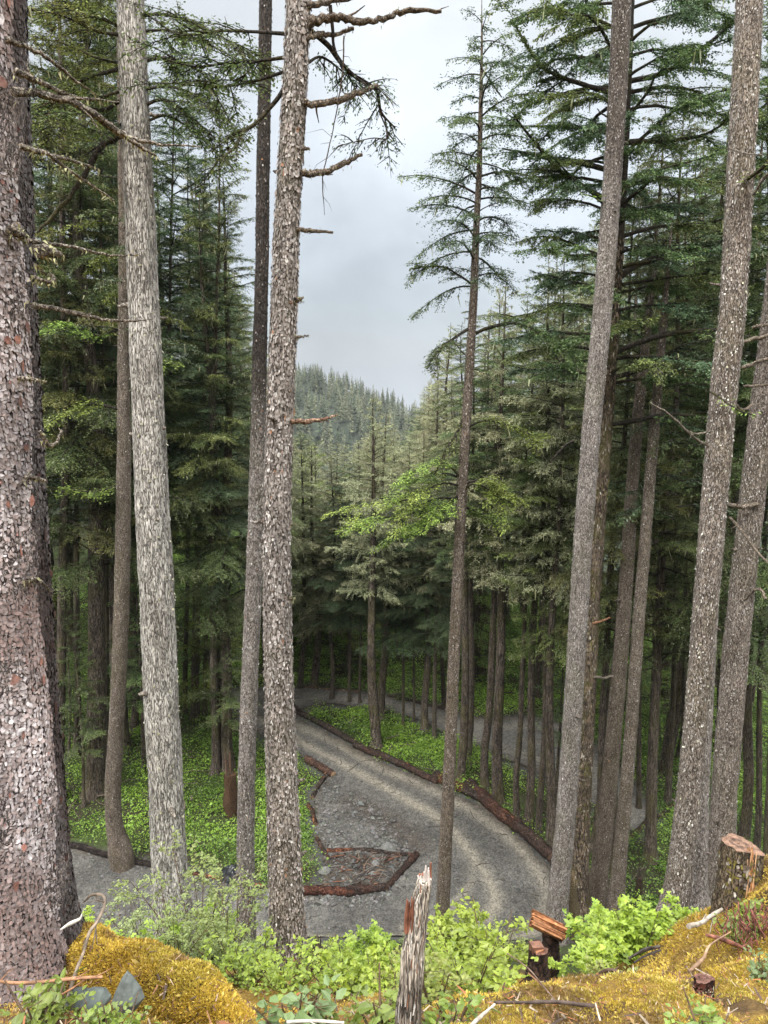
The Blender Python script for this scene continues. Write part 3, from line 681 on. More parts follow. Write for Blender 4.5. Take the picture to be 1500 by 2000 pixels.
# mid-distance trees read off the photograph: base pixel, pixel x at height y=1000, trunk width, crown top pixel y, kind, label
MID = [
 (735, 1462, 738, 21, 768, 's2', 'lichen hung spruce with a pointed top standing in the strip between the two roads'),
 (898, 1532, 905, 18, 560, 'h1', 'tall dark trunk directly behind the slender tree at the outer road edge'),
 (948, 1543, 966, 17, 600, 'h1', 'brown trunk just left of the pair behind the road logs'),
 (973, 1568, 986, 22, 545, 's2', 'straight grey brown trunk behind the junction of the two outer logs'),
 (1010, 1596, 1028, 13, 600, 'h1', 'thin dark trunk in the cluster behind the thick red brown log'),
 (1032, 1606, 1054, 17, 520, 's2', 'brown trunk in front of the cluster behind the thick red brown log'),
 (1052, 1622, 1066, 13, 500, 'h3', 'narrow straight trunk between two thicker ones behind the thick red brown log'),
 (1076, 1652, 1096, 19, 470, 's2', 'grey trunk nearest the far end of the thick red brown log'),
 (1158, 1660, 1200, 17, 300, 'h0', 'dark trunk in the gap right of the brown bough bearing trunk'),
 (1192, 1700, 1240, 20, 150, 'h3', 'dim trunk just behind the gap of the leaning pair'),
 (1270, 1676, 1300, 22, 200, 'h2', 'mossy brown trunk alone on the green slope, leaning right'),
 (1247, 1580, 1262, 10, 330, 'h1', 'thin dark trunk beside the far patch of gravel'),
 (1304, 1570, 1318, 12, 250, 'h0', 'slim dark trunk upslope of the lone mossy one'),
 (1330, 1560, 1345, 11, 200, 'h1', 'slim dark trunk seen just left of the big forked pair'),
 (1452, 1640, 1478, 20, -100, 'h0', 'crooked brown trunk behind the cut stump'),
 (1478, 1660, 1500, 12, -100, 'h1', 'thin black trunk near the frame edge beyond the cut stump'),
 (1497, 1700, 1530, 14, -100, 'h2', 'black trunk cut by the right frame edge'),
 (1400, 1560, 1418, 12, 60, 'h1', 'dark trunk between the forked pair and the grey trunk behind the stump'),
 (186, 1552, 178, 38, -260, 'h2', 'dark red brown trunk deep in the left forest'),
 (421, 1508, 424, 18, 245, 'h3', 'paler slim trunk of the close pair left of the road'),
 (441, 1492, 437, 27, 330, 'h2', 'thick dark trunk of the close pair left of the road'),
 (382, 1402, 388, 17, 300, 'h1', 'dark trunk with flaring roots beyond the close pair'),
 (262, 1420, 262, 14, -60, 'h0', 'thin dark trunk right of the curved left trunk'),
 (206, 1500, 205, 12, -120, 'h1', 'thin black trunk beside the dark red brown one'),
 (118, 1560, 117, 20, -300, 'h3', 'mossy trunk just right of the big scaly spruce'),
 (150, 1470, 152, 13, -150, 'h1', 'thin trunk in the darkness right of the mossy one'),
 (326, 1420, 330, 12, 60, 'h0', 'thin dark trunk hidden mostly by the pale grey trunk'),
 (362, 1395, 366, 10, 200, 'h1', 'pole thin trunk right of the pale grey trunk'),
 (400, 1400, 402, 9, 300, 'h1', 'pole thin trunk between the flaring one and the close pair'),
 (525, 1380, 528, 16, 660, 's0', 'lichen covered tree showing in the slit between the forked pair'),
 (586, 1345, 588, 11, 840, 's0', 'trunk at the upper road corner, against the big foreground trunk'),
 (613, 1342, 614, 16, 870, 's1', 'brown trunk at the far road edge where the road disappears'),
 (648, 1366, 650, 9, 880, 's0', 'thin dark trunk on the near edge of the far road'),
 (683, 1372, 684, 7, 900, 'h1', 'thin black stem left of the pointed lichen spruce'),
 (703, 1375, 704, 6, 905, 'h1', 'very thin black stem close to the pointed lichen spruce'),
 (745, 1405, 750, 17, 800, 's2', 'shaded trunk right behind the pointed lichen spruce'),
 (787, 1418, 788, 6, 930, 'h1', 'thin leaning stem on the green strip between the roads'),
 (808, 1412, 808, 5, 920, 'h1', 'thinnest stem on the strip between the roads'),
 (830, 1428, 826, 15, 840, 's2', 'dark trunk with a broad foot on the strip between the roads'),
 (849, 1445, 853, 9, 880, 'h1', 'short dark stem nearest the slender tree on the strip'),
 (868, 1378, 868, 10, 800, 's1', 'dark trunk on the far bank of the far road'),
]
for (bx, by, tx, wd, top, key, lb) in MID:
    key = 'h4' if bx > 880 and key in ('h0', 'h1') else key
    p = gp(bx, by); g = tz(p[0], p[1])
    for _ in range(3):
        d = (EYE - g) / math.tan(math.atan((by - 1000) / F) + TH); p = at(bx, by, d); g = tz(p[0], p[1])
    q = at(tx, 1000, p[1]); ln = math.atan2(q[0] - p[0], q[2] - g)
    r = wd * mpp(by - 60, p[1]) / 2
    place(key, p[0], p[1], max(7, zpix(top, p[1]) - g), r, lb, 'trees around the road', lean=(ln, 0), z=g)

# the crowd of trees beyond, by region; nothing in the photo tells the members of one crowd apart
SKY = ([-400, 100, 300, 370, 415, 470, 520, 575, 640, 690, 735, 790, 830, 880, 960, 1050, 1100, 1200, 1350, 1500, 1900],
       [-500, -350, -200, 190, 280, 450, 650, 830, 870, 850, 800, 850, 720, 590, 560, 500, 430, 330, 150, 0, -200])
def tree_crowd(n, pxr, dr, keys, label, group, hmin, hmax, seed, mind=2.0, jit=70, wide=1.0):
    rg = np.random.default_rng(seed); done = []; tries = 0
    while len(done) < n and tries < 4000:
        tries += 1
        px = rg.uniform(*pxr); d = math.sqrt(rg.uniform(dr[0] ** 2, dr[1] ** 2)); x = (px - 750) / F * (d * CT + 2.0); y = d
        if _rd(np.array([x]), np.array([y]))[0] < 0.9: continue
        if any((x - a) ** 2 + (y - b) ** 2 < mind ** 2 for a, b in done): continue
        done.append((x, y)); H = rg.uniform(hmin, hmax)
        H = min(H, top_height(x, y, np.interp(px, *SKY) + rg.uniform(0, jit)))
        if H < 5: continue
        k = keys[rg.integers(len(keys))]
        place(k, x, y, H, None, label, group, lean=(rg.normal(0, .015), rg.normal(0, .015)), wide=wide)
tree_crowd(21, (-160, 500), (26, 44), ['h0', 'h1', 'h2', 'h1'], 'dark hemlock crowded into the deep forest left of the road', 'hemlocks of the left forest', 24, 34, 31, 2.3)
tree_crowd(24, (-250, 540), (44, 78), ['h0', 'h2', 'h3', 's0'], 'tall conifer far back in the forest left of the road', 'far conifers of the left forest', 26, 36, 32, 2.8)
tree_crowd(34, (540, 900), (40, 58), ['s0', 's1', 's0', 's2'], 'pale lichen hung spruce in the hollow beyond the far road', 'lichen hung spruces of the hollow', 11, 20, 33, 2.0, 90)
tree_crowd(26, (540, 960), (56, 105), ['s0', 's1', 'h2'], 'small far spruce filling the valley below the misty hill', 'far spruces of the valley', 12, 22, 34, 2.6, 60)
tree_crowd(32, (900, 1340), (27, 50), ['h4', 'h4', 's2', 'h3', 'h4'], 'slender conifer in the dense stand right of the road', 'conifers of the right stand', 22, 30, 35, 1.9, 140)
tree_crowd(26, (930, 1760), (46, 90), ['h4', 'h2', 's1', 'h3'], 'distant conifer behind the right hand stand', 'distant conifers on the right', 22, 32, 36, 2.8, 160)
tree_crowd(14, (1300, 1640), (26, 46), ['h4', 'h4', 'h3'], 'dark hemlock on the shaded slope behind the cut stump', 'hemlocks of the right slope', 24, 32, 37, 2.3)
tree_crowd(9, (60, 480), (24, 36), ['y1', 'y0', 'y1'], 'young hemlock with low layered boughs in the left forest', 'young hemlocks of the left forest', 6, 12, 38, 2.4)
tree_crowd(12, (580, 1000), (35, 45), ['y1', 'y0', 'y1'], 'young hemlock with low boughs hanging over the far road', 'young hemlocks by the far road', 8, 12, 39, 2.0)
tree_crowd(6, (1080, 1500), (24, 38), ['y1', 'y0'], 'young hemlock among the bare trunks right of the road', 'young hemlocks of the right stand', 6, 11, 40, 2.4)

# the wooded hill in the mist
rg = np.random.default_rng(50); mb = MB()
n = 5200
x = rg.uniform(-330, 260, n); y = rg.uniform(270, 640, n); z = tz(x, y)
Hh = rg.uniform(9, 17, n); Rr = Hh * rg.uniform(.17, .25, n)
nb = 44
u = (np.arange(nb)[None] + rg.uniform(0, 1, (n, nb))) / nb
az = rg.uniform(0, 6.28, (n, nb)); Lb = Rr[:, None] * (1 - u) ** .85 * rg.uniform(.6, 1.25, (n, nb)) + .3
c0 = np.stack([np.repeat(x[:, None], nb, 1), np.repeat(y[:, None], nb, 1), z[:, None] + Hh[:, None] * (.12 + .88 * u)], -1)
dv = np.stack([np.cos(az), np.sin(az), np.full(az.shape, -.25)], -1); lt = np.stack([-np.sin(az), np.cos(az), np.zeros(az.shape)], -1)
tip = c0 + dv * Lb[..., None]; up_ = np.zeros_like(c0); up_[..., 2] = Hh[:, None] * .04
V = np.stack([c0 + up_, c0 + dv * (Lb * .5)[..., None] + lt * (Lb * .30)[..., None], tip, c0 + dv * (Lb * .5)[..., None] - lt * (Lb * .30)[..., None]], 2)
pal = np.where(rg.random((n, 1)) < .5, A(0.042, 0.058, 0.030), A(0.105, 0.115, 0.062)) * rg.uniform(.6, 1.3, (n, 1))
cc = np.repeat(pal, nb * 4, 0) * np.repeat(rg.uniform(.7, 1.3, (n * nb, 1)), 4, 0)
mb.add(V.reshape(-1, 3), 4 * np.arange(n * nb)[:, None] + [0, 1, 2, 3], col=cc, smooth=False)
tag(mb.build('far_forest', M['needle']), 'misty conifer forest covering the distant hillside', 'forest', kind='stuff')

# ------------------------------------------------------------------ big foreground trunks
def flakes(mb, P, R, n, wd, ht, lift, pal, rng, z_lo=None, z_hi=None, mat=1, patch=None, tilt=.5, shade=None, n_side=6, grid=True):
    """small curved plates of bark standing off the trunk"""
    sl = np.concatenate([[0], np.cumsum(np.linalg.norm(np.diff(P, axis=0), axis=1))])
    lo = 0 if z_lo is None else np.interp(z_lo, P[:, 2], sl); hi = sl[-1] if z_hi is None else np.interp(z_hi, P[:, 2], sl)
    if grid:
        rm = np.median(np.interp(np.linspace(lo, hi, 30), sl, R)); nc = max(8, int(2 * np.pi * rm / (wd * 1.0))); nr = int((hi - lo) / (ht * .92)); n = nc * nr
        ii, jj = np.meshgrid(np.arange(nr), np.arange(nc), indexing='ij'); ii, jj = ii.ravel(), jj.ravel()
        s = lo + (ii + (jj % 2) * .5 + rng.uniform(-.32, .32, n)) * (hi - lo) / nr; th = (jj + rng.uniform(-.3, .3, n)) * 2 * np.pi / nc; s = np.clip(s, lo, hi)
    else:
        s = rng.uniform(lo, hi, n); th = rng.uniform(0, 2 * np.pi, n)
    T, a1, a2 = frames(P)
    ip = lambda B, s_: np.stack([np.interp(s_, sl, B[:, k]) for k in range(3)], -1)
    w_ = wd * np.exp(rng.normal(0, .35, n)); h_ = ht * np.exp(rng.normal(0, .35, n))
    ang = np.linspace(0, 2 * np.pi, n_side, endpoint=False)[None] + rng.uniform(-.3, .3, (n, n_side))
    rr = rng.uniform(.8, 1.14, (n, n_side))
    u = np.cos(ang) * rr * w_[:, None] / 2; v = np.sin(ang) * rr * h_[:, None] / 2
    tl = rng.normal(tilt, tilt * .6, n)[:, None]; tw = rng.normal(0, .25, n)[:, None]
    S_ = np.clip(s[:, None] + v, 0, sl[-1]); C = ip(P, S_.ravel()).reshape(n, n_side, 3); rad = np.interp(S_, sl, R)
    off = lift * rng.uniform(.5, 1.3, n)[:, None] - tl * v + tw * u
    t_ = th[:, None] + u / rad
    N1 = ip(a1, S_.ravel()).reshape(n, n_side, 3); N2 = ip(a2, S_.ravel()).reshape(n, n_side, 3)
    V = C + (rad + off)[..., None] * (np.cos(t_)[..., None] * N1 + np.sin(t_)[..., None] * N2)
    k = rng.random(n); cum = np.cumsum([p[0] for p in pal]); cum = cum / cum[-1]
    idx = np.searchsorted(cum, k); base = np.array([p[1] for p in pal])[np.minimum(idx, len(pal) - 1)]
    base = base * rng.uniform(.8, 1.2, (n, 1)) * (1 + .35 * fbm(th * 2, s * 2.5, 0, 2))[:, None]
    if patch is not None: base = lerp3(base, A(*patch) * rng.uniform(.7, 1.3, (n, 1)), .8 * sm(fbm(np.cos(th) * 1.7 + 3, np.sin(th) * 1.7, s * 1.6, 4), .0, .55))
    if shade is not None: base = base * shade(ip(P, s), th)[:, None]
    o = n_side * np.arange(n)[:, None]
    mb.add(V.reshape(-1, 3), np.concatenate([o + [0, 1, 2, 3], o + [0, 3, 4, 5]]), col=np.repeat(base, n_side, 0), mat=mat, smooth=False)

def trunk_path(pts, d, up=9, down=.8, lean_y=0.0, flare=.35, fl_h=.35, per=7):
    P = np.array([np.append(at(px, py, d), w_ * mpp(py, d) / 2) for px, py, w_ in pts])
    P = P[np.argsort(P[:, 2])]
    dn = P[0] + (P[0] - P[1]) / max(1e-6, P[1, 2] - P[0, 2]) * down; dn[3] = P[0, 3]; 
    e = (P[-1] - P[-2]) / max(1e-6, P[-1, 2] - P[-2, 2]); 
    ext = [P[-1] + e * up * k * A(1, 1, 1, 0) for k in (.33, .66, 1.)]
    for q, k in zip(ext, (.8, .5, .04)): q[3] = P[-1, 3] * k
    C = crom(np.vstack([dn, P, ext]), per)
    C[:, 1] += lean_y * (C[:, 2] - P[0, 2])
    C[:, 3] = np.maximum(C[:, 3], .008) * (1 + flare * np.exp(-np.clip(C[:, 2] - P[0, 2], 0, 99) / fl_h))
    n = int((C[-1, 2] - C[0, 2]) / .10); zz = np.linspace(C[0, 2], C[-1, 2], n)
    return np.stack([np.interp(zz, C[:, 2], C[:, k]) for k in range(4)], -1)

def big_tree(name, label, pts, d, matk, fl=(), up=9, seg=40, rough=.065, fr=3, stubs=7, col=None, flare=.3, seed=1, lean_y=0.0, fl_h=.4, group=None):
    C = trunk_path(pts, d, up, flare=flare, lean_y=lean_y, fl_h=fl_h)
    base = C[np.argmin(np.abs(C[:, 2] - at(*pts[-1][:2], d)[2]))] if pts[-1][1] > pts[0][1] else C[0]
    root = empty(name, (base[0], base[1], base[2]), label, 'tree', group)
    mb = MB(); cc = (1, 1, 1) if col is None else col(C)
    tube(mb, C[:, :3], C[:, 3], seg, cc, rough=rough, fr=fr, seed=seed)
    rng = np.random.default_rng(seed)
    for f in fl: flakes(mb, C[:, :3], C[:, 3], rng=rng, **f)
    zb = at(*pts[-1][:2], d)[2] if pts[-1][1] > pts[0][1] else C[0, 2]; zt_ = zpix(-40, d)
    for _ in range(stubs):      # knots and snapped twig stubs
        z_ = rng.uniform(zb + .8, zt_); a = rng.uniform(0, 6.28); q = A(np.interp(z_, C[:, 2], C[:, 0]), np.interp(z_, C[:, 2], C[:, 1]), z_); r_ = np.interp(z_, C[:, 2], C[:, 3]); e = A(math.cos(a), math.sin(a), rng.uniform(-.2, .35)); l = rng.uniform(.02, .05 + r_ * .8); k_ = rng.uniform(.05, .13) * r_ + .004
        tube(mb, np.stack([q + e * r_ * .8, q + e * (r_ + l * .5) + rng.normal(0, .005, 3), q + e * (r_ + l)]), [k_ * 1.5, k_, k_ * .5], 7, (.75, .7, .65))
    kid(mb, 'trunk', [M[matk], M['flake']], root)
    root['_r'] = 0.0
    del root['_r']
    return root, C
def branch(root, pts, d, dd=0.0, matk='dead', name='dead_branch', twigs=3, seed=0, label=None, col=(1, 1, 1), tuft=0.0):
    """bare limb: pixels with widths, running from depth d to d + dd"""
    k = np.linspace(0, 1, len(pts))
    P = np.array([np.append(at(px, py, d + dd * f), w_ * mpp(py, d + dd * f) / 2) for (px, py, w_), f in zip(pts, k)])
    C = crom(P, 6); mb = MB(); rng = np.random.default_rng(seed + int(pts[0][0] * 3 + pts[0][1]))
    sl = np.linspace(0, 1, len(C)); wob = C[:, 3].mean() * .7
    C[1:-1, :3] += rng.normal(0, wob * .35, (len(C) - 2, 3))
    tube(mb, C[:, :3], np.maximum(C[:, 3], .0015), 8, col, rough=.25, fr=14, seed=seed)
    L = np.linalg.norm(C[-1, :3] - C[0, :3])
    for _ in range(twigs):
        i = rng.integers(2, len(C) - 1); T = nrm(C[i, :3] - C[i - 1, :3]); e = nrm(T + rng.normal(0, .8, 3)); l = L * rng.uniform(.06, .22); r = max(.0018, C[i, 3] * .4)
        tube(mb, np.stack([C[i, :3], C[i, :3] + e * l * .5 + rng.normal(0, l * .06, 3), C[i, :3] + e * l - UP * l * .1]), [r, r * .7, r * .3], 5, col)
    if tuft:
        n = int(60 * tuft); i = rng.integers(0, len(C), n); q = C[i, :3] + rng.normal(0, 1, (n, 3)) * C[i, 3:4]
        l = rng.uniform(.006, .03, n); wv = nrm(rng.normal(0, 1, (n, 3))) * .005; dn = nrm(-UP + rng.normal(0, .5, (n, 3)))
        V = np.stack([q - wv, q + wv, q + dn * l[:, None]], 1)
        mb.add(V.reshape(-1, 3), tris=3 * np.arange(n)[:, None] + [0, 1, 2], col=np.repeat(A(.30, .29, .16) * rng.uniform(.6, 1.3, (n, 1)), 3, 0), mat=1, smooth=False)
    o = kid(mb, name, [M[matk], M['flake']], root)
    if label: o['label'] = label
    return o
def live(root, pts, d, dd=0.0, side=.6, pal=HEM, name='bough', seed=0, lich=0.1, start=.15, subs=0, bright=1.0, hang=.15, sp=.08, ll=.09, hw=.024):
    k = np.linspace(0, 1, len(pts)); P = np.array([np.append(at(px, py, d + dd * f), w_ * mpp(py, d + dd * f) / 2) for (px, py, w_), f in zip(pts, k)])
    C = crom(P, 7); mb = MB(); rng = np.random.default_rng(seed + int(pts[0][0] + 3 * pts[0][1]))
    tube(mb, C[:, :3], np.maximum(C[:, 3], .003), 7, (1, 1, 1), mat=1, rough=.15, fr=8)
    bough_along(mb, rng, C[:, :3], side, pal, sp, ll, hw, hang, start, r0=0, lich=lich, bright=bright)
    L = np.linalg.norm(C[-1, :3] - C[0, :3])
    for _ in range(subs):
        i = rng.integers(int(len(C) * .25), len(C) - 1); T = nrm(C[i, :3] - C[i - 1, :3]); lt = nrm(np.cross(T, UP)) * rng.choice([-1, 1])
        e = nrm(T * rng.uniform(.3, 1) + lt * rng.uniform(.4, 1) + UP * rng.uniform(-.35, .35)); l = L * rng.uniform(.22, .5); t = np.linspace(0, 1, 6)[:, None]
        Q = C[i, :3] + e * l * t - UP * (.22 * l) * t ** 2
        bough_along(mb, rng, Q, side * rng.uniform(.5, .9), pal, sp, ll, hw, hang, .1, r0=max(.006, C[i, 3] * .5), lich=lich, bright=bright * rng.uniform(.8, 1.2))
    return kid(mb, name, [M['needle'], M['limb']], root)

# 1 the scaly spruce at the left edge
SP_PAL = [(5, (0.45, 0.40, 0.405)), (4, (0.35, 0.285, 0.275)), (2, (0.54, 0.50, 0.505)), (.12, (0.28, 0.15, 0.13)), (.6, (0.25, .205, .20))]
spr_strip = lambda P_, th: np.where(np.cos(th - 1.02 - .10 * np.sin(P_[:, 2] * 4)) > 0.47, 0.22, 1.0)   # plates coloured darker in a strip on the side facing the road
def even_side(C): return (1, 1, 1)
D1 = 2.85
root1, C1 = big_tree('spruce_tree', 'huge spruce with scaly pinkish grey bark and a dark strip, filling the left frame edge',
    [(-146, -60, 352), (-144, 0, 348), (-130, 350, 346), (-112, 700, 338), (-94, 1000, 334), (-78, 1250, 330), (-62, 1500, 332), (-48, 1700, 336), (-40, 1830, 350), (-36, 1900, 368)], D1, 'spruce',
    fl=[dict(n=15000, wd=.022, ht=.024, lift=.003, pal=[(1, (.31, .262, .26)), (1, (.26, .215, .21))], z_hi=18.4, tilt=.05, shade=spr_strip), dict(patch=(.215, .145, .13), n=15000, wd=.0165, ht=.0175, lift=.006, pal=SP_PAL, z_hi=18.4, tilt=.12, shade=spr_strip), dict(grid=False, n=380, wd=.028, ht=.034, lift=.012, pal=[(1, (.26, .125, .10)), (1, (.22, .12, .10)), (.5, (.30, .15, .115))], z_hi=18.4, tilt=.05, shade=spr_strip), dict(patch=(.25, .165, .145), n=4500, wd=.012, ht=.013, lift=.009, pal=SP_PAL, z_hi=18.4, tilt=.12, shade=spr_strip, grid=False)], up=6, seg=56, rough=.035, flare=.05, fl_h=.25, seed=3, stubs=0)
for i, (pts, tw, dd) in enumerate([
    ([(10, 78, 13), (60, 96, 9), (112, 128, 7), (150, 160, 5), (192, 188, 2)], 2, .25), ([(28, 138, 14), (75, 158, 11), (120, 180, 8), (160, 192, 6), (232, 199, 2)], 5, .35),
    ([(25, 180, 20), (70, 182, 16), (135, 198, 14), (190, 228, 13), (240, 264, 11), (300, 280, 6), (392, 287, 2)], 5, .5), ([(236, 258, 10), (270, 285, 8), (306, 305, 3)], 1, .1),
    ([(40, 284, 12), (90, 301, 9), (140, 313, 6), (192, 331, 2)], 3, .3), ([(90, 298, 8), (130, 330, 6), (170, 356, 5), (224, 392, 2)], 5, .2),
    ([(55, 470, 9), (110, 477, 7), (180, 491, 6), (222, 499, 4), (266, 499, 2)], 5, .3), ([(62, 597, 12), (110, 603, 10), (170, 616, 8), (215, 626, 7), (288, 627, 2)], 4, .3),
    ([(66, 541, 9), (92, 551, 8), (106, 545, 7), (98, 535, 6)], 2, .1), ([(68, 518, 5), (84, 530, 4), (100, 546, 3)], 1, .1), ([(38, 741, 10), (60, 741, 8), (91, 746, 4)], 2, .08),
    ([(50, 935, 11), (66, 932, 8), (90, 941, 4)], 2, .08), ([(55, 1134, 12), (70, 1132, 9), (95, 1150, 4)], 2, .08), ([(20, 452, 20), (36, 456, 17), (46, 462, 10)], 3, .05), ([(70, 490, 26), (98, 492, 22), (118, 498, 12)], 3, .08), ([(78, 842, 7), (95, 870, 7), (112, 862, 6), (120, 842, 6)], 2, .12)]):
    r_edge = D1 - .12
    branch(root1, pts, r_edge, dd, twigs=tw, seed=i, tuft=1.0 if i in (4, 5, 13, 14, 8) else .3)
# mossy foot of the spruce
def moss_tufts(mb, P, Nn, rng, size, c0, c1, c2, blades=4, mat=0):
    n = len(P)
    for b_ in range(blades):
        d = nrm(Nn * .9 + rng.normal(0, .65, (n, 3))); l = size * np.exp(rng.normal(0, .35, n)); wv = nrm(np.cross(d, rng.normal(0, 1, (n, 3)))) * (l * rng.uniform(.10, .20, n))[:, None]
        V = np.stack([P - wv * .5, P + d * (l * .6)[:, None] - wv, P + d * l[:, None], P + d * (l * .6)[:, None] + wv], 1)
        pt = sm(fbm(P[:, 0] * 4, P[:, 1] * 4, P[:, 2] * 4 + 3, 3), -.35, .55)
        c = lerp3(np.broadcast_to(A(*c0), (n, 3)), A(*c1), np.clip(pt + rng.normal(0, .18, n), 0, 1)); br = sm(fbm(P[:, 0] * 5 + 9, P[:, 1] * 5, P[:, 2] * 5, 3), .08, .6); ol = sm(fbm(P[:, 0] * 2.6 + 4, P[:, 1] * 2.6 + 7, P[:, 2] * 2.6, 3), -.05, .5)
        c = lerp3(c, A(.20, .19, .03), ol * .45)
        c = lerp3(c, A(*c2), br * .75) * rng.uniform(.7, 1.3, (n, 1))
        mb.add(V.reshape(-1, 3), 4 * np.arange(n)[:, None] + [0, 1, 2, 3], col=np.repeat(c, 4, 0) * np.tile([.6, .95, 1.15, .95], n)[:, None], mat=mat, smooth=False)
GOLD = ((0.38, 0.262, 0.034), (0.62, 0.455, 0.085), (0.14, 0.076, 0.03))
OLVM = ((0.085, 0.065, 0.012), (0.17, 0.125, 0.02), (0.05, 0.04, 0.012))
rng = np.random.default_rng(8)
n = 5000; zz = rng.uniform(12.9, 13.45, n); th = rng.uniform(math.pi * 1.0, math.pi * 2.0, n)
cx = np.interp(zz, C1[:, 2], C1[:, 0]); rr = np.interp(zz, C1[:, 2], C1[:, 3]) + .012
keep = zz < 13.15 + .16 * fbm(th * 2.2, zz * 0, 2.) + .06
Nn = np.stack([np.cos(th), np.sin(th), th * 0 + .3], -1); Pm = np.stack([cx + Nn[:, 0] * rr, D1 + Nn[:, 1] * rr, zz], -1)
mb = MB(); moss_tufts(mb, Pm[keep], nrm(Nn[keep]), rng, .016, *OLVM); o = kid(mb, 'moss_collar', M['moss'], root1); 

# 2 the pale grey trunk
GR_PAL = [(4, (0.42, 0.40, 0.37)), (4, (0.36, 0.335, 0.305)), (2, (0.30, 0.275, 0.25))]
root2, C2 = big_tree('hemlock_tree', 'straight pale grey trunk with furrowed bark, beside the scaly spruce',
    [(252, -40, 52), (255, 0, 53), (263, 200, 54), (272, 400, 56), (281, 600, 59), (290, 800, 62), (298, 1000, 64), (306, 1150, 66), (313, 1300, 67), (322, 1500, 66), (329, 1650, 67), (335, 1760, 72), (337, 1812, 86)], 9.0, 'grey',
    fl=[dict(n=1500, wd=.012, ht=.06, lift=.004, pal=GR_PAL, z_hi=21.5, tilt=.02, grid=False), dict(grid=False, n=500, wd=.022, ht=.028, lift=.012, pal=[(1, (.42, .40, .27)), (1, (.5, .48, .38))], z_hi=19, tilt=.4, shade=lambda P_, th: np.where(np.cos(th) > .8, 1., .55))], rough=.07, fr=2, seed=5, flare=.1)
branch(root2, [(232, 265, 13), (196, 287, 12), (166, 338, 11), (142, 378, 10), (100, 425, 8), (72, 455, 4)], 8.9, -.4, 'limb', twigs=5)
for pts, dd in [([(318, 838, 6), (322, 836, 5), (324, 834, 3)], 0), ([(292, 224, 8), (305, 226, 5), (315, 223, 3)], 0)]: branch(root2, pts, 8.9, dd, twigs=0)
for i, (pts, dd, sd, pal, sb) in enumerate([
    ([(248, 70, 8), (190, 60, 6), (120, 30, 4), (60, 18, 2)], -.8, .55, OLIVE, 5), ([(250, 130, 9), (180, 150, 6), (120, 180, 5), (70, 240, 3)], .6, .6, OLIVE, 6),
    ([(268, 30, 8), (330, 30, 6), (400, 55, 4), (470, 92, 2)], -.6, .6, HEM, 6), ([(270, 120, 8), (330, 115, 6), (390, 140, 4), (440, 190, 2)], .6, .6, HEM, 6),
    ([(245, 190, 7), (200, 215, 6), (150, 200, 4), (110, 170, 2)], .9, .6, HEM, 5), ([(272, 210, 8), (320, 195, 6), (370, 225, 4), (420, 270, 2)], -.3, .5, HEM, 5), ([(250, 10, 8), (200, -15, 6), (130, -30, 4), (80, -30, 2)], .4, .6, OLIVE, 5)]):
    live(root2, pts, 9.0, dd, sd, pal, subs=sb + 3, seed=i, sp=.045, ll=.045, hw=.011)
    live(root2, [(px_ + 6, py_ + 55 - 12 * (i % 3), w_ * .8) for px_, py_, w_ in pts], 9.0, -dd * .8, sd * .9, pal, subs=sb + 2, seed=i + 50, sp=.045, ll=.045, hw=.011)

# 3 dark slim partner and 4 the big flaky trunk
BK_PAL = [(3, (0.06, .05, .045)), (2, (.12, .10, .09)), (1, (.30, .28, .25))]
BR_PAL = [(4, (0.31, 0.272, 0.25)), (4, (0.23, .197, .178)), (2.5, (.41, .375, .355)), (.6, (.54, .52, .49)), (.2, (.32, .17, .10))]
def darktop(C):
    f = sm(C[:, 2] + .25 * vn(C[:, 2] * 3, C[:, 2] * 0, 1.), zpix(880, 12), zpix(700, 12)); return lerp3(np.ones((len(C), 3)), A(.22, .2, .19), f)
f3 = lambda P_, th: 1 - .82 * sm(P_[:, 2] + .3 * np.cos(th * 2), zpix(860, 12), zpix(700, 12)) * (np.cos(th * 5 + P_[:, 2] * 9) < .93)
root3, C3 = big_tree('hemlock_tree', 'slim trunk blackened on its upper half, left of the big flaky trunk',
    [(520, -40, 25), (519, 0, 25), (516, 200, 25), (513, 400, 26), (511, 550, 26), (507, 700, 28), (503, 900, 30), (497, 1100, 32), (491, 1250, 32), (485, 1400, 33), (481, 1550, 33), (480, 1700, 35), (481, 1820, 38), (480, 1865, 46)], 12.0, 'greyflake',
    fl=[dict(grid=False, n=5000, wd=.018, ht=.032, lift=.007, pal=BR_PAL, z_hi=25.5, tilt=.10, shade=f3)], col=darktop, seg=28, rough=.06, seed=6, flare=.12)
root4, C4 = big_tree('spruce_tree', 'big brown grey trunk with flaky bark and broken side branches, in the middle left',
    [(584, -40, 47), (583, 0, 47), (577, 150, 47), (568, 300, 48), (560, 450, 49), (555, 600, 51), (549, 750, 52), (544, 900, 52), (541, 1050, 53), (542, 1200, 54), (545, 1350, 56), (550, 1500, 60), (555, 1650, 64), (560, 1780, 67), (565, 1860, 70), (568, 1915, 84)], 5.4, 'greyflake',
    fl=[dict(grid=False, n=9000, wd=.015, ht=.026, lift=.005, pal=BR_PAL, z_hi=19.6, tilt=.11), dict(n=3500, wd=.011, ht=.019, lift=.008, pal=BR_PAL, z_hi=19.6, tilt=.2, grid=False)], up=8, seg=44, rough=.05, fr=4, seed=7, flare=.15)
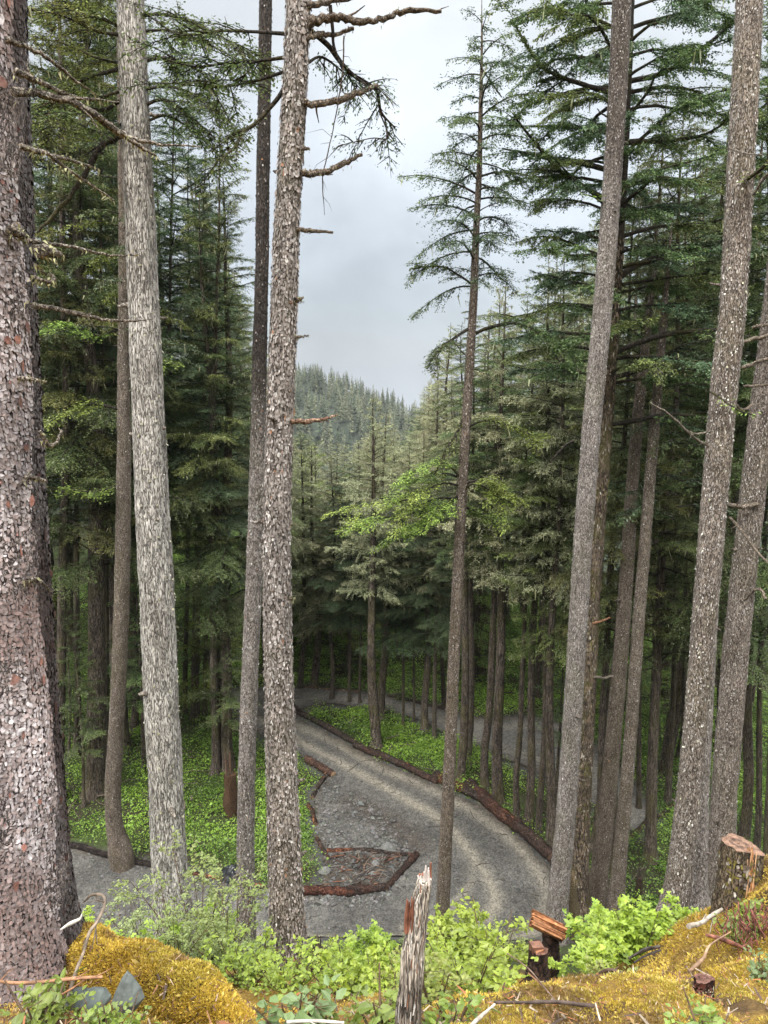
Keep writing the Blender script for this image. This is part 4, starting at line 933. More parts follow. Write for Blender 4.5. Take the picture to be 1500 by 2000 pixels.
B4 = [([(600, 45, 18), (625, 40, 17), (665, 34, 15), (690, 42, 13), (735, 40, 12), (765, 30, 10), (790, 22, 10), (862, 22, 7)], 4, .3), ([(600, 12, 14), (640, 4, 12), (700, -8, 9)], 1, .2), ([(600, 72, 12), (625, 68, 11), (660, 66, 8), (690, 56, 7)], 2, .2),
      ([(590, 202, 13), (625, 201, 13), (660, 196, 12), (700, 182, 11), (738, 166, 7)], 3, .25), ([(588, 338, 14), (615, 338, 13), (640, 333, 11), (675, 318, 10), (707, 302, 7)], 2, .2), ([(580, 448, 9), (610, 451, 8), (650, 454, 5)], 2, .1),
      ([(580, 586, 12), (587, 585, 8), (592, 580, 3)], 0, 0), ([(578, 658, 6), (588, 658, 5), (603, 655, 2)], 2, .05), ([(565, 823, 10), (600, 823, 9), (635, 818, 6), (659, 809, 2)], 5, .15), ([(592, 290, 9), (600, 290, 6), (604, 292, 3)], 0, 0), ([(564, 1168, 9), (570, 1168, 6), (573, 1170, 4)], 1, 0)]
for i, (pts, tw, dd) in enumerate(B4):
    branch(root4, pts, 5.35, dd, twigs=tw, seed=i, tuft=.5, col=(1.5, 1.1, .95) if i == 8 else (.85, .8, .75))
live(root4, [(600, 55, 10), (640, 88, 11), (668, 125, 9), (700, 155, 7), (735, 178, 6), (745, 220, 5), (772, 250, 3)], 5.5, .3, .26, BLUE, seed=4, start=.35, sp=.04, ll=.03, hw=.007, hang=.4, subs=7)
live(root4, [(645, 10, 8), (650, 60, 7), (652, 90, 6), (668, 135, 3)], 5.4, .1, .1, BLUE, seed=5, start=.6, sp=.06, ll=.03, hw=.007)
live(root4, [(598, 125, 6), (630, 112, 5), (680, 150, 3), (720, 190, 2)], 5.4, .5, .3, BLUE, seed=6, start=.2, sp=.035, ll=.03, hw=.007, subs=5, hang=.5)
live(root4, [(740, 215, 3), (758, 268, 3), (725, 270, 2), (660, 285, 1)], 5.6, -.1, .22, BLUE, seed=16, start=.2, sp=.04, ll=.03, hw=.007, subs=4, hang=.4)
branch(root4, [(672, 70, 3), (668, 150, 3), (655, 230, 2), (640, 300, 2), (630, 350, 2), (634, 420, 1)], 5.4, .1, twigs=9, seed=33, col=(.5, .45, .4))
live(root4, [(556, 170, 9), (540, 195, 9), (500, 240, 8), (478, 256, 6), (455, 290, 5), (420, 318, 2)], 5.5, -.2, .30, HEM, seed=7, start=.3, sp=.04, ll=.035, hw=.009, subs=8, hang=.3)
live(root4, [(558, 66, 8), (500, 62, 6), (430, 60, 5), (350, 66, 4), (288, 30, 2)], 5.5, .5, .32, HEM, seed=8, sp=.04, ll=.035, hw=.009, subs=7)
live(root4, [(558, 112, 8), (510, 118, 6), (450, 122, 5), (380, 130, 4), (300, 108, 2)], 5.5, .1, .34, HEM, seed=9, sp=.04, ll=.035, hw=.009, subs=8)
live(root4, [(556, 140, 7), (490, 160, 5), (420, 170, 4), (360, 165, 2)], 5.5, .7, .32, HEM, seed=10, sp=.04, ll=.035, hw=.009, subs=7)

# 5 the slender tree standing before the road
pts5 = [(941, 22, 2), (941, 100, 5), (939, 200, 8), (936, 330, 11), (930, 450, 13), (924, 600, 16), (915, 750, 18), (907, 880, 20), (900, 1000, 21), (893, 1150, 22), (886, 1300, 23), (880, 1450, 24), (873, 1600, 25), (867, 1720, 26), (862, 1810, 28)]
root5, C5 = big_tree('hemlock_tree', 'slender hemlock with a full pointed top, standing alone before the road bend', pts5, 17.2, 'greyflake',
    fl=[dict(grid=False, n=2500, wd=.018, ht=.03, lift=.006, pal=BR_PAL, z_hi=20, tilt=.08)], up=.25, seg=20, rough=.06, seed=8, flare=.1, col=lambda C: (.74, .66, .57))
rng = np.random.default_rng(41); mb = MB()
ze = zpix(560, 17.2); zt = zpix(24, 17.2); i = 0
for z in np.linspace(ze, zt - .1, 60):
    u = (z - ze) / (zt - ze); L = (1.95 * (1 - u) ** .5 * (.6 + .4 * sm(u, 0, .25)) * rng.uniform(.35, 1.2) + .10); i += 1
    az = i * 2.4 + rng.uniform(-.6, .6); t = np.linspace(0, 1, 7); ev = .25 + .5 * u + rng.normal(0, .2); zz = L * (ev * t - rng.uniform(.35, .75) * t ** 1.8)
    x0 = np.interp(z, C5[:, 2], C5[:, 0]); wob = .08 * L * fbm(t * 2 + i * 3, t * 0, 0, 2) * t
    P = np.stack([x0 + L * t * math.cos(az) - wob * math.sin(az), 17.2 + L * t * math.sin(az) + wob * math.cos(az), z + zz], -1)
    bough_along(mb, rng, P, L * .50 + .06, BLUE if rng.random() < .5 else HEM, .065, .065, .0155, .3, r0=.006 + .012 * L, bright=rng.uniform(.75, 1.2), lich=.15)
kid(mb, 'crown', [M['needle'], M['limb']], root5)
for i, (pts, dd, sd, pal, br) in enumerate([
    ([(922, 655, 7), (955, 640, 7), (1010, 632, 5), (1070, 655, 3), (1125, 700, 2)], -.5, .55, HEM, 1.0), ([(918, 640, 6), (885, 662, 5), (850, 690, 3), (835, 720, 2)], -.5, .5, HEM, 1.0),
    ([(905, 940, 6), (870, 905, 4), (820, 915, 3), (770, 945, 2)], -.5, .55, FRESH, 1.3), ([(900, 975, 6), (850, 975, 4), (780, 1005, 3), (715, 1015, 2)], -.3, .6, FRESH, 1.4), ([(902, 955, 6), (930, 945, 4), (965, 965, 3), (990, 1005, 2)], -.8, .5, FRESH, 1.2), ([(900, 965, 6), (870, 985, 4), (845, 1010, 3), (820, 1040, 2)], -.9, .5, FRESH, 1.4),
    ([(905, 950, 6), (860, 945, 4), (800, 975, 3), (720, 985, 2), (688, 992, 1)], -.8, .62, FRESH, 1.35), ([(902, 960, 6), (860, 1000, 4), (800, 1030, 3), (775, 1052, 2)], .3, .5, FRESH, 1.25), ([(905, 945, 6), (940, 938, 4), (975, 950, 3), (1010, 985, 2)], -.6, .5, FRESH, 1.1),
    ([(903, 935, 5), (870, 925, 4), (830, 932, 3), (790, 948, 2)], .8, .5, FRESH, 1.0), ([(898, 985, 5), (930, 1000, 4), (960, 1015, 2)], .6, .5, FRESH, .8), ([(908, 838, 5), (945, 822, 4), (1000, 832, 3), (1052, 858, 2)], -.6, .42, FRESH, .9),
    ([(912, 800, 6), (890, 850, 5), (870, 880, 5), (850, 925, 3)], -.2, .2, OLIVE, .9), ([(928, 560, 6), (900, 540, 4), (860, 520, 3), (800, 525, 2)], .3, .45, HEM, .9)]):
    live(root5, pts, 17.2, dd, sd * 1.1, pal, seed=i + 60, subs=8, bright=br, sp=.05, ll=.07, hw=.016, hang=.06)
for i, pts in enumerate([[(934, 405, 5), (928, 402, 4), (905, 410, 3), (892, 425, 2)], [(920, 700, 4), (905, 690, 3), (890, 672, 2)], [(938, 128, 3), (962, 165, 3), (980, 190, 2)]]): branch(root5, pts, 17.2, .2, twigs=2, seed=i, matk='limb')

# 6 grey trunk on the right of the road
GF_PAL = [(4, (0.33, 0.30, 0.278)), (4, (0.25, .222, .20)), (2.2, (.42, .395, .375)), (.7, (.56, .54, .51))]
root6, C6 = big_tree('hemlock_tree', 'straight grey trunk with pale flecks at the right side of the road bend',
    [(1218, -40, 36), (1215, 0, 36), (1208, 150, 36), (1199, 300, 36), (1189, 450, 36), (1177, 600, 36), (1163, 750, 36), (1150, 900, 36), (1139, 1050, 36), (1130, 1200, 36), (1121, 1350, 36), (1112, 1500, 37), (1103, 1620, 38), (1093, 1720, 40), (1086, 1800, 44), (1084, 1840, 50)], 15.0, 'greyflake',
    fl=[dict(grid=False, n=6000, wd=.015, ht=.03, lift=.006, pal=GF_PAL, z_hi=24.5, tilt=.08)], seg=26, rough=.05, seed=9, flare=.08,
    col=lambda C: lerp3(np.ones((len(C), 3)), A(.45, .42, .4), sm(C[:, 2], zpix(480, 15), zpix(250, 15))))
for i, (pts, dd) in enumerate([([(1122, 862, 6), (1108, 866, 5), (1090, 885, 4), (1072, 905, 2)], .2), ([(1188, 228, 4), (1175, 222, 3), (1166, 212, 2)], 0), ([(1160, 880, 5), (1150, 900, 5), (1152, 925, 4)], 0)]): branch(root6, pts, 14.9, dd, twigs=3, seed=i, matk='limb')
live(root6, [(1180, 400, 4), (1160, 385, 3), (1140, 380, 2)], 15, -.3, .25, FRESH, seed=1, bright=.9)

# 7 the brown bough bearing hemlock behind it
root7, C7 = big_tree('hemlock_tree', 'brown mossy hemlock with wide dark boughs, touching the grey flecked trunk',
    [(1228, -60, 28), (1224, 30, 28), (1219, 150, 29), (1212, 300, 31), (1203, 450, 33), (1194, 600, 34), (1184, 750, 35), (1173, 900, 36), (1162, 1050, 36), (1151, 1200, 37), (1145, 1350, 37), (1138, 1500, 37), (1132, 1650, 38), (1129, 1740, 42), (1128, 1770, 48)], 18.6, 'brown',
    fl=[dict(grid=False, n=7000, wd=.03, ht=.09, lift=.006, pal=[(4, (.13, .095, .065)), (3, (.19, .15, .11)), (1, (.10, .09, .03)), (.5, (.34, .31, .27))], z_hi=19, tilt=.08)], seg=26, rough=.06, seed=10, flare=.12, up=7,
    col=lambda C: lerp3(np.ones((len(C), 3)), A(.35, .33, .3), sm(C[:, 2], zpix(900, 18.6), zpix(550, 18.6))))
rng = np.random.default_rng(77); mb = MB()
z_lo, z_hi = zpix(760, 18.6), zpix(-120, 18.6)
nb = 74
for i in range(nb):
    z = z_lo + (z_hi - z_lo) * (i + rng.uniform(0, 1)) / nb; L = rng.uniform(1.9, 3.5); az = i * 2.39996 + rng.uniform(-.6, .6)
    t = np.linspace(0, 1, 8); ev = rng.uniform(.12, .5); dr = rng.uniform(.15, .45)
    x0 = np.interp(z, C7[:, 2], C7[:, 0]); wob = .16 * L * fbm(t * 2.2 + i * 3, t * 0, 0, 2) * t
    P = np.stack([x0 + L * t * math.cos(az) - wob * math.sin(az), 18.6 + L * t * math.sin(az) + wob * math.cos(az), z + L * (ev * t - dr * t ** 2) + .07 * L * vn(t * 4 + i, t * 0, 4.) * t], -1)
    pal = [HEM, BLUE, OLIVE, HEM][i % 4]
    tube(mb, P, (.018 + .010 * L) * (1 - .85 * t), 7, (.9, .9, .8), mat=1, rough=.2, fr=6)
    bough_along(mb, rng, P, .66, pal, .05, .075, .018, .35, start=.25, r0=0, bright=rng.uniform(.7, 1.15), lich=.15)
    for _ in range(4):
        k = rng.uniform(.25, .85); p = A(*[np.interp(k, t, P[:, c_]) for c_ in range(3)]); a2 = az + rng.choice([-1, 1]) * rng.uniform(.45, 1.1); l = L * rng.uniform(.25, .45) * (1.2 - k * .5); t2 = np.linspace(0, 1, 6)
        Q = p + np.stack([l * t2 * math.cos(a2), l * t2 * math.sin(a2), l * (rng.uniform(-.1, .35) * t2 - .3 * t2 ** 2)], -1)
        bough_along(mb, rng, Q, .5, pal, .05, .075, .018, .35, start=.12, r0=.016, bright=rng.uniform(.7, 1.2), lich=.1)
kid(mb, 'crown', [M['needle'], M['limb']], root7)
for i, (pts, dd, sd, sb, st) in enumerate([
    ([(1200, 690, 11), (1250, 668, 11), (1310, 652, 10), (1400, 645, 8), (1470, 660, 4)], -.6, .5, 4, .45), ([(1198, 738, 10), (1240, 725, 10), (1290, 702, 9), (1330, 678, 6), (1400, 660, 3)], -.2, .5, 5, .4), ([(1190, 830, 9), (1240, 822, 9), (1300, 810, 8), (1345, 812, 7), (1400, 822, 4)], -.5, .45, 4, .5),
    ([(1205, 545, 14), (1250, 515, 12), (1330, 490, 9), (1420, 470, 5)], .5, .6, 6, .3), ([(1200, 400, 12), (1150, 370, 10), (1090, 330, 8), (1030, 260, 5), (1000, 220, 2)], -.4, .6, 6, .3), ([(1200, 335, 11), (1140, 320, 10), (1060, 305, 7), (980, 290, 3)], .4, .6, 6, .3),
    ([(1195, 180, 12), (1140, 165, 9), (1060, 130, 6), (1000, 40, 3)], .3, .6, 6, .3), ([(1225, 160, 11), (1300, 140, 9), (1390, 80, 7), (1440, 30, 4)], .5, .6, 6, .3), ([(1215, 280, 11), (1290, 275, 9), (1370, 265, 6), (1430, 230, 3)], -.5, .6, 6, .3)]):
    live(root7, pts, 18.6, dd * 2, sd * 1.2, [HEM, BLUE][i % 2], seed=i + 90, subs=sb, start=st)
branch(root7, [(1150, 1218, 6), (1172, 1214, 5), (1192, 1206, 3)], 18.4, -.1, twigs=1, col=(1.6, 1.0, .7), label='snapped orange branch stub')
branch(root7, [(1158, 1322, 4), (1180, 1324, 5), (1198, 1320, 3)], 18.4, -.1, twigs=1, tuft=.5)

# 8 and 9 forked pair on the right, 10 the trunk behind the stump
root8, C8 = big_tree('hemlock_tree', 'front trunk of the forked grey brown pair on the right, leaning outward',
    [(1468, -40, 50), (1464, 0, 50), (1454, 200, 50), (1443, 400, 50), (1431, 600, 50), (1415, 750, 50), (1402, 900, 49), (1389, 1050, 47), (1376, 1200, 45), (1364, 1350, 44), (1350, 1500, 44), (1338, 1620, 46), (1326, 1720, 50), (1319, 1770, 56), (1316, 1800, 66)], 10.0, 'greyflake',
    fl=[dict(grid=False, n=8000, wd=.013, ht=.03, lift=.005, pal=GF_PAL, z_hi=22, tilt=.07), dict(grid=False, n=260, wd=.022, ht=.026, lift=.012, pal=[(1, (.40, .39, .28)), (1, (.5, .49, .42))], z_hi=20, tilt=.3)], seg=36, rough=.06, seed=12, flare=.12, col=lambda C: (.84, .79, .73))
root9, C9 = big_tree('hemlock_tree', 'rear trunk of the forked grey brown pair, half hidden behind the front one',
    [(1470, -40, 30), (1464, 100, 32), (1452, 300, 34), (1440, 500, 34), (1430, 650, 34), (1412, 850, 34), (1396, 1050, 34), (1384, 1200, 34), (1376, 1350, 34), (1369, 1500, 34), (1364, 1620, 36), (1361, 1720, 38), (1360, 1765, 46)], 10.45, 'greyflake',
    fl=[dict(grid=False, n=4000, wd=.013, ht=.032, lift=.005, pal=GF_PAL, z_hi=22, tilt=.07)], seg=30, rough=.07, seed=13, flare=.15)
root10, C10 = big_tree('hemlock_tree', 'tall brown grey trunk rising directly behind the cut stump',
    [(1592, -40, 42), (1580, 40, 42), (1555, 250, 43), (1530, 450, 44), (1508, 650, 45), (1489, 800, 46), (1472, 950, 46), (1457, 1080, 46), (1444, 1200, 47), (1432, 1330, 47), (1422, 1450, 48), (1414, 1560, 48), (1409, 1660, 50), (1407, 1750, 56)], 12.0, 'greyflake',
    fl=[dict(grid=False, n=6500, wd=.015, ht=.028, lift=.006, pal=GF_PAL, z_hi=24, tilt=.08)], seg=32, rough=.06, seed=14, flare=.1, col=lambda C: (.84, .79, .74))
for i, (pts, dd, tw) in enumerate([
    ([(1385, 872, 6), (1350, 850, 5), (1310, 812, 4), (1270, 786, 2)], -.3, 3), ([(1388, 843, 4), (1360, 848, 4), (1345, 842, 2)], -.2, 4), ([(1455, 345, 5), (1470, 380, 5), (1490, 350, 6), (1520, 320, 4)], -.5, 4), ([(1425, 290, 3), (1450, 298, 3), (1490, 303, 2)], -.5, 4)]):
    branch(root8, pts, 9.85, dd, twigs=tw, seed=i, tuft=.4)
live(root8, [(1388, 765, 4), (1410, 780, 4), (1440, 800, 3), (1475, 812, 2)], 9.8, -.3, .22, FRESH, seed=3, sp=.05, ll=.05, hw=.012, bright=1.0)
live(root8, [(1452, 355, 7), (1480, 335, 7), (1520, 300, 5)], 9.9, -.5, .3, OLIVE, seed=4, sp=.06, ll=.05)
for i, (pts, dd, tw) in enumerate([
    ([(1470, 640, 7), (1490, 636, 6), (1530, 630, 4)], -.3, 2), ([(1440, 672, 8), (1475, 662, 8), (1530, 648, 6)], -.4, 3), ([(1450, 718, 8), (1480, 708, 8), (1530, 690, 6)], -.3, 2), ([(1452, 755, 5), (1480, 753, 5), (1520, 748, 4)], -.3, 3),
    ([(1470, 790, 5), (1450, 800, 5), (1430, 786, 5), (1415, 782, 3)], -.6, 5), ([(1480, 985, 8), (1450, 990, 9), (1420, 985, 8), (1400, 975, 3)], -.5, 4), ([(1425, 1010, 5), (1455, 1045, 5), (1490, 1090, 5), (1530, 1120, 4)], -.8, 3), ([(1455, 1170, 5), (1480, 1150, 6), (1496, 1170, 5)], -.4, 3)]):
    branch(root10, pts, 11.8, dd, twigs=tw, seed=i + 5, tuft=.5, col=(1.1, 1.05, 1.0))

# 11 leaning pair, curved left trunk
r_, _ = big_tree('hemlock_tree', 'left trunk of the leaning brown pair right of the road',
    [(1275, 560, 8), (1262, 660, 16), (1247, 800, 21), (1236, 930, 23), (1225, 1100, 26), (1213, 1270, 28), (1200, 1420, 30), (1188, 1550, 31), (1177, 1650, 32), (1168, 1730, 36)], 19.6, 'greyflake', fl=[dict(grid=False, n=2200, wd=.018, ht=.03, lift=.006, pal=BR_PAL, z_hi=20, tilt=.08)], seg=20, seed=21, up=1.0, flare=.1, col=lambda C: (.66, .60, .52))
r2_, _ = big_tree('hemlock_tree', 'right trunk of the leaning brown pair, pale flecked, beside the green slope',
    [(1305, 520, 7), (1294, 650, 15), (1281, 800, 19), (1271, 920, 21), (1258, 1080, 22), (1246, 1230, 23), (1234, 1400, 24), (1223, 1540, 25), (1212, 1660, 27), (1203, 1760, 31)], 18.4, 'greyflake', fl=[dict(grid=False, n=2600, wd=.018, ht=.03, lift=.006, pal=GF_PAL, z_hi=20, tilt=.08)], seg=20, seed=22, up=1.0, flare=.1, col=lambda C: (.72, .66, .58))
for rt, cv, key in ((r_, 3.0, 'h1'), (r2_, 2.6, 'h3')):
    rng = np.random.default_rng(int(cv * 10)); mb = MB(); L0 = np.array(rt.location)
    for i in range(34):
        z = rng.uniform(12.0, 20.5); py_ = None; L = rng.uniform(1.0, 2.1) * (1.15 - (z - 12) / 10); az = i * 2.4 + rng.uniform(-.6, .6); t = np.linspace(0, 1, 6)
        fz = (z - L0[2]); x0 = L0[0] + fz * (.085 if cv == 3.0 else .075); 
        P = np.stack([x0 + L * t * math.cos(az), L0[1] + L * t * math.sin(az), z + L * (.25 * t - .4 * t ** 2)], -1)
        bough_along(mb, rng, P, .6, BLUE if i % 2 else HEM, .1, .08, .02, .2, r0=.02, lich=.2, bright=rng.uniform(.7, 1.2))
    kid(mb, 'crown', [M['needle'], M['limb']], rt)
rl, CL = big_tree('hemlock_tree', 'grey brown trunk with a sweeping curved foot beside the charred black log',
    [(238, 300, 16), (242, 520, 20), (241, 700, 23), (242, 850, 26), (241, 1000, 28), (238, 1150, 29), (233, 1300, 29), (227, 1420, 29), (221, 1520, 30), (221, 1580, 31), (226, 1625, 34), (234, 1660, 42)], 21.6, 'greyflake', fl=[dict(grid=False, n=2600, wd=.018, ht=.03, lift=.006, pal=BR_PAL, z_hi=20, tilt=.08)], seg=22, seed=23, up=6, flare=.1, col=lambda C: (.72, .66, .58))
rng = np.random.default_rng(5); mb = MB()
for i in range(46):
    z = rng.uniform(16, 30); L = rng.uniform(1.2, 2.6) * (1.1 - (z - 16) / 24); az = i * 2.4 + rng.uniform(-.6, .6); t = np.linspace(0, 1, 7)
    x0 = np.interp(z, CL[:, 2], CL[:, 0])
    P = np.stack([x0 + L * t * math.cos(az), 21.6 + L * t * math.sin(az), z + L * (.3 * t - .45 * t ** 2)], -1)
    bough_along(mb, rng, P, .7, [HEM, FRESH, BLUE][i % 3], .1, .08, .02, .2, r0=.022, lich=.25, bright=rng.uniform(.6, 1.0))
kid(mb, 'crown', [M['needle'], M['limb']], rl)
for i, (pts, dd, br) in enumerate([([(240, 640, 6), (190, 655, 4), (140, 640, 3), (90, 650, 2)], -1, .9), ([(238, 800, 6), (180, 790, 5), (120, 810, 3), (85, 835, 2)], -1.2, .95), ([(238, 950, 6), (180, 960, 4), (130, 955, 2)], -.8, .8), ([(246, 690, 6), (290, 700, 4), (350, 712, 2)], -.6, .7)]):
    live(rl, pts, 21.6, dd, .75, FRESH, seed=i + 30, subs=5, bright=br)

# ------------------------------------------------------------------ undergrowth on the forest floor
LV0, LV1 = A(0.055, 0.115, 0.018), A(0.280, 0.450, 0.060)
def leaf_cloud(mb, C, Rd, Hd, n, size, rng, c0, c1, mat=0):
    """n leaves in low domes at each centre"""
    m = len(C); k = np.repeat(np.arange(m), n); N_ = m * n
    a = rng.uniform(0, 6.28, N_); r = np.sqrt(rng.uniform(0, 1, N_)); el = rng.uniform(.25, 1, N_) ** .6
    hz = np.sqrt(np.clip(1 - r ** 2, 0, 1)) * el
    p = C[k] + np.stack([r * np.cos(a) * Rd[k], r * np.sin(a) * Rd[k], hz * Hd[k]], -1)
    d = nrm(np.stack([np.cos(a + rng.normal(0, .8, N_)), np.sin(a + rng.normal(0, .8, N_)), rng.normal(-.1, .35, N_)], -1)); nv = nrm(UP + rng.normal(0, .45, (N_, 3)))
    l = size * np.exp(rng.normal(0, .4, N_)); w_ = nrm(np.cross(d, nv)) * (l * .36)[:, None]
    V = np.stack([p, p + d * (l * .45)[:, None] + w_, p + d * l[:, None] - UP * (l * .1)[:, None], p + d * (l * .45)[:, None] - w_], 1)
    cb = np.clip(.45 * hz + .35 * rng.uniform(0, 1, N_) + np.repeat(rng.normal(0, .16, m) + .38 * fbm(C[:, 0] * .55, C[:, 1] * .55, 8., 2), n), 0, 1)
    c = lerp3(np.broadcast_to(c0, (N_, 3)), c1, cb) * rng.uniform(.8, 1.2, (N_, 1))
    mb.add(V.reshape(-1, 3), 4 * np.arange(N_)[:, None] + [0, 1, 2, 3], col=np.repeat(c, 4, 0), mat=mat, smooth=False)
rng = np.random.default_rng(60); mb = MB()
x = rng.uniform(-19, 21, 26000); y = rng.uniform(19, 58, 26000); rdv = _rd(x, y); zz = tz(x, y)
pxx, pyy = topix(np.stack([x, y, zz], -1))
dens = np.where((pxx > 480) & (pxx < 640) & (pyy > 1430), 1.2, .55) * np.where(pxx < 300, .75, 1)
dens = dens + .25 * ((pxx > 580) & (pxx < 1000) & (pyy < 1540) & (pyy > 1360)) + .15 * ((pxx > 1150) & (pyy > 1450))
dens = dens * (.6 + .6 * sm(fbm(x * .45, y * .45, 3., 3), -.35, .35))
k = (rng.random(26000) < dens) & (rdv > .32) & (pxx > -120) & (pxx < 1620) & (zz < 9) & (zz > -7)
x, y, zz = x[k], y[k], zz[k]; m = len(x)
hh = rng.uniform(.12, .5, m) * (.6 + 1.5 * sm(fbm(x * .7, y * .7, 12., 2), -.1, .7)); leaf_cloud(mb, np.stack([x, y, zz], -1), rng.uniform(.3, .7, m), hh, 85, .052, rng, LV0, LV1)
tag(mb.build('undergrowth', M['leaf']), 'bright green blueberry and fern undergrowth covering the forest floor', 'undergrowth', kind='stuff')
# litter, dead sticks and roots on the dark forest floor
mb = MB()
for _ in range(420):
    x_, y_ = rng.uniform(-15, 16), rng.uniform(20, 40)
    if _rd(np.array([x_]), np.array([y_]))[0] < .3: continue
    a = rng.uniform(0, 3.14); l = rng.uniform(.5, 2.6); dv = A(math.cos(a), math.sin(a), rng.uniform(-.1, .25)) * l; z_ = tz(x_, y_); r = rng.uniform(.012, .05)
    P = A(x_, y_, z_ + .12) + dv * np.linspace(-.5, .5, 5)[:, None] + rng.normal(0, .05, (5, 3)); tube(mb, P, r * np.linspace(1, .4, 5), 5, A(.10, .08, .06) * rng.uniform(.5, 1.6))
tag(mb.build('deadfall', M['wood']), 'dead sticks and fallen limbs lying about the forest floor', 'deadfall', kind='stuff')

# ------------------------------------------------------------------ foreground: moss, rocks, stumps, snag, sticks
rng = np.random.default_rng(70)
def normals(x, y, e=.02):
    zx = (tz(x + e, y) - tz(x - e, y)) / (2 * e); zy = (tz(x, y + e) - tz(x, y - e)) / (2 * e)
    return nrm(np.stack([-zx, -zy, np.ones_like(zx)], -1))
# carpet of moss on the near ground
n = 300000; y = rng.uniform(1.35, 5.4, n); x = rng.uniform(-1, 1, n) * (.75 * y + .3)
g_ = fbm(x * 1.8, y * 1.8, 11., 3); right = sm(x, -.15, .5); keepp = (.25 + .65 * right) * (1 - sm(y, 4.5, 5.4)) * sm(g_ + .55 * right, -.45, .1) * np.clip(1.7 / y + .25, .25, 1)
k = rng.random(n) < keepp; x, y = x[k], y[k]; z = tz(x, y)
mb = MB(); c0m, c1m, c2m = GOLD
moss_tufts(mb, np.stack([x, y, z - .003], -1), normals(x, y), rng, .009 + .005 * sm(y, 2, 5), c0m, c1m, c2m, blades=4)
tag(mb.build('moss', M['moss']), 'golden yellow moss carpet over the near slope', 'moss', kind='stuff')
# dry needles, bark crumbs and twigs in the moss
n = 12000; y = rng.uniform(1.4, 5, n); x = rng.uniform(-1, 1, n) * (.72 * y + .2); z = tz(x, y); a = rng.uniform(0, 6.28, n); l = np.clip(np.exp(rng.normal(np.log(.016), .6, n)), .004, .06); d = np.stack([np.cos(a) * l, np.sin(a) * l, rng.normal(0, .3, n) * l], -1)
w_ = nrm(np.cross(d, UP + rng.normal(0, .3, (n, 3)))) * (l * rng.uniform(.03, .09, n) + .0006)[:, None]; p = np.stack([x, y, z + rng.uniform(.002, .02, n)], -1)
V = np.stack([p - w_, p + w_, p + d + w_ * .6, p + d - w_ * .6], 1); cl_ = np.array([(.10, .05, .03), (.2, .10, .05), (.06, .04, .03), (.32, .26, .2), (.24, .09, .04)])[rng.integers(0, 5, n)] * rng.uniform(.6, 1.3, (n, 1))
mb = MB(); mb.add(V.reshape(-1, 3), 4 * np.arange(n)[:, None] + [0, 1, 2, 3], col=np.repeat(cl_, 4, 0), smooth=False)
tag(mb.build('needle_litter', M['wood']), 'dry brown needles and bark crumbs lying in the moss', 'litter', kind='stuff')

# moss-covered fallen log below the spruce
MP = [at(92, 1872, 2.95), at(165, 1884, 2.85), at(250, 1905, 2.7), at(330, 1940, 2.52), at(415, 1984, 2.38), at(505, 2030, 2.28)]
MR = [.145, .128, .125, .122, .10, .04]
C = crom(np.array([np.append(p, r) for p, r in zip(MP, MR)]), 12)
root = empty('mossy_log', (C[30, 0], C[30, 1], C[30, 2] - .15), 'fat rounded log wholly wrapped in golden brown moss, running from the spruce foot', 'mossy log')
mb = MB(); tube(mb, C[:, :3], C[:, 3], 40, (.9, .5, .3), rough=.26, fr=5, seed=4); Vt = mb.v[0].reshape(len(C), 40, 3).copy()
kid(mb, 'log_body', [M['log']], root)
nn_ = 64000; i = rng.integers(0, len(C) - 1, nn_); j = rng.integers(0, 40, nn_); f, g2 = rng.random(nn_)[:, None], rng.random(nn_)[:, None]
p = Vt[i, j] * (1 - f) * (1 - g2) + Vt[i + 1, j] * f * (1 - g2) + Vt[i, (j + 1) % 40] * (1 - f) * g2 + Vt[i + 1, (j + 1) % 40] * f * g2; Nn = nrm(p - C[i, :3])
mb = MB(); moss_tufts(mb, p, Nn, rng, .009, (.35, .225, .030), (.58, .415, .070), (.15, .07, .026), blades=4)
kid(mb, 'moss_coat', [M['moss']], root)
k_ = rng.integers(0, nn_, 900); q = p[k_] + Nn[k_] * .012; l = np.clip(np.exp(rng.normal(np.log(.014), .6, 900)), .004, .05); d = nrm(np.cross(Nn[k_], rng.normal(0, 1, (900, 3)))) * l[:, None]; w_ = nrm(np.cross(d, Nn[k_])) * (l * rng.uniform(.03, .12, 900) + .0006)[:, None]
V = np.stack([q - w_, q + w_, q + d + w_ * .6, q + d - w_ * .6], 1); cl_ = np.array([(.10, .05, .03), (.2, .10, .05), (.06, .04, .03), (.30, .22, .15)])[rng.integers(0, 4, 900)]
mb = MB(); mb.add(V.reshape(-1, 3), 4 * np.arange(900)[:, None] + [0, 1, 2, 3], col=np.repeat(cl_, 4, 0), smooth=False); kid(mb, 'needle_litter', [M['wood']], root)['kind'] = 'stuff'

# slate rocks
def rock_at(px, py, d, s, lb, c, seed, **k): p = at(px, py, d); rock('slate_rock', (p[0], p[1], p[2]), s, lb, c, seed, **k)
rock_at(247, 1945, 2.12, (.048, .036, .085), 'upright pointed blue grey slate against the mossy log', (.115, .13, .124), 4, pointy=.8, n=7, rot=.1)
rock_at(182, 1950, 2.2, (.06, .05, .036), 'flat green grey slate slab lying under the mossy log', (.095, .112, .106), 9, n=6, rot=.8)
rock_at(150, 1950, 2.25, (.05, .05, .035), 'small dark slate stone beside the flat slab', (.06, .07, .066), 12, n=7)

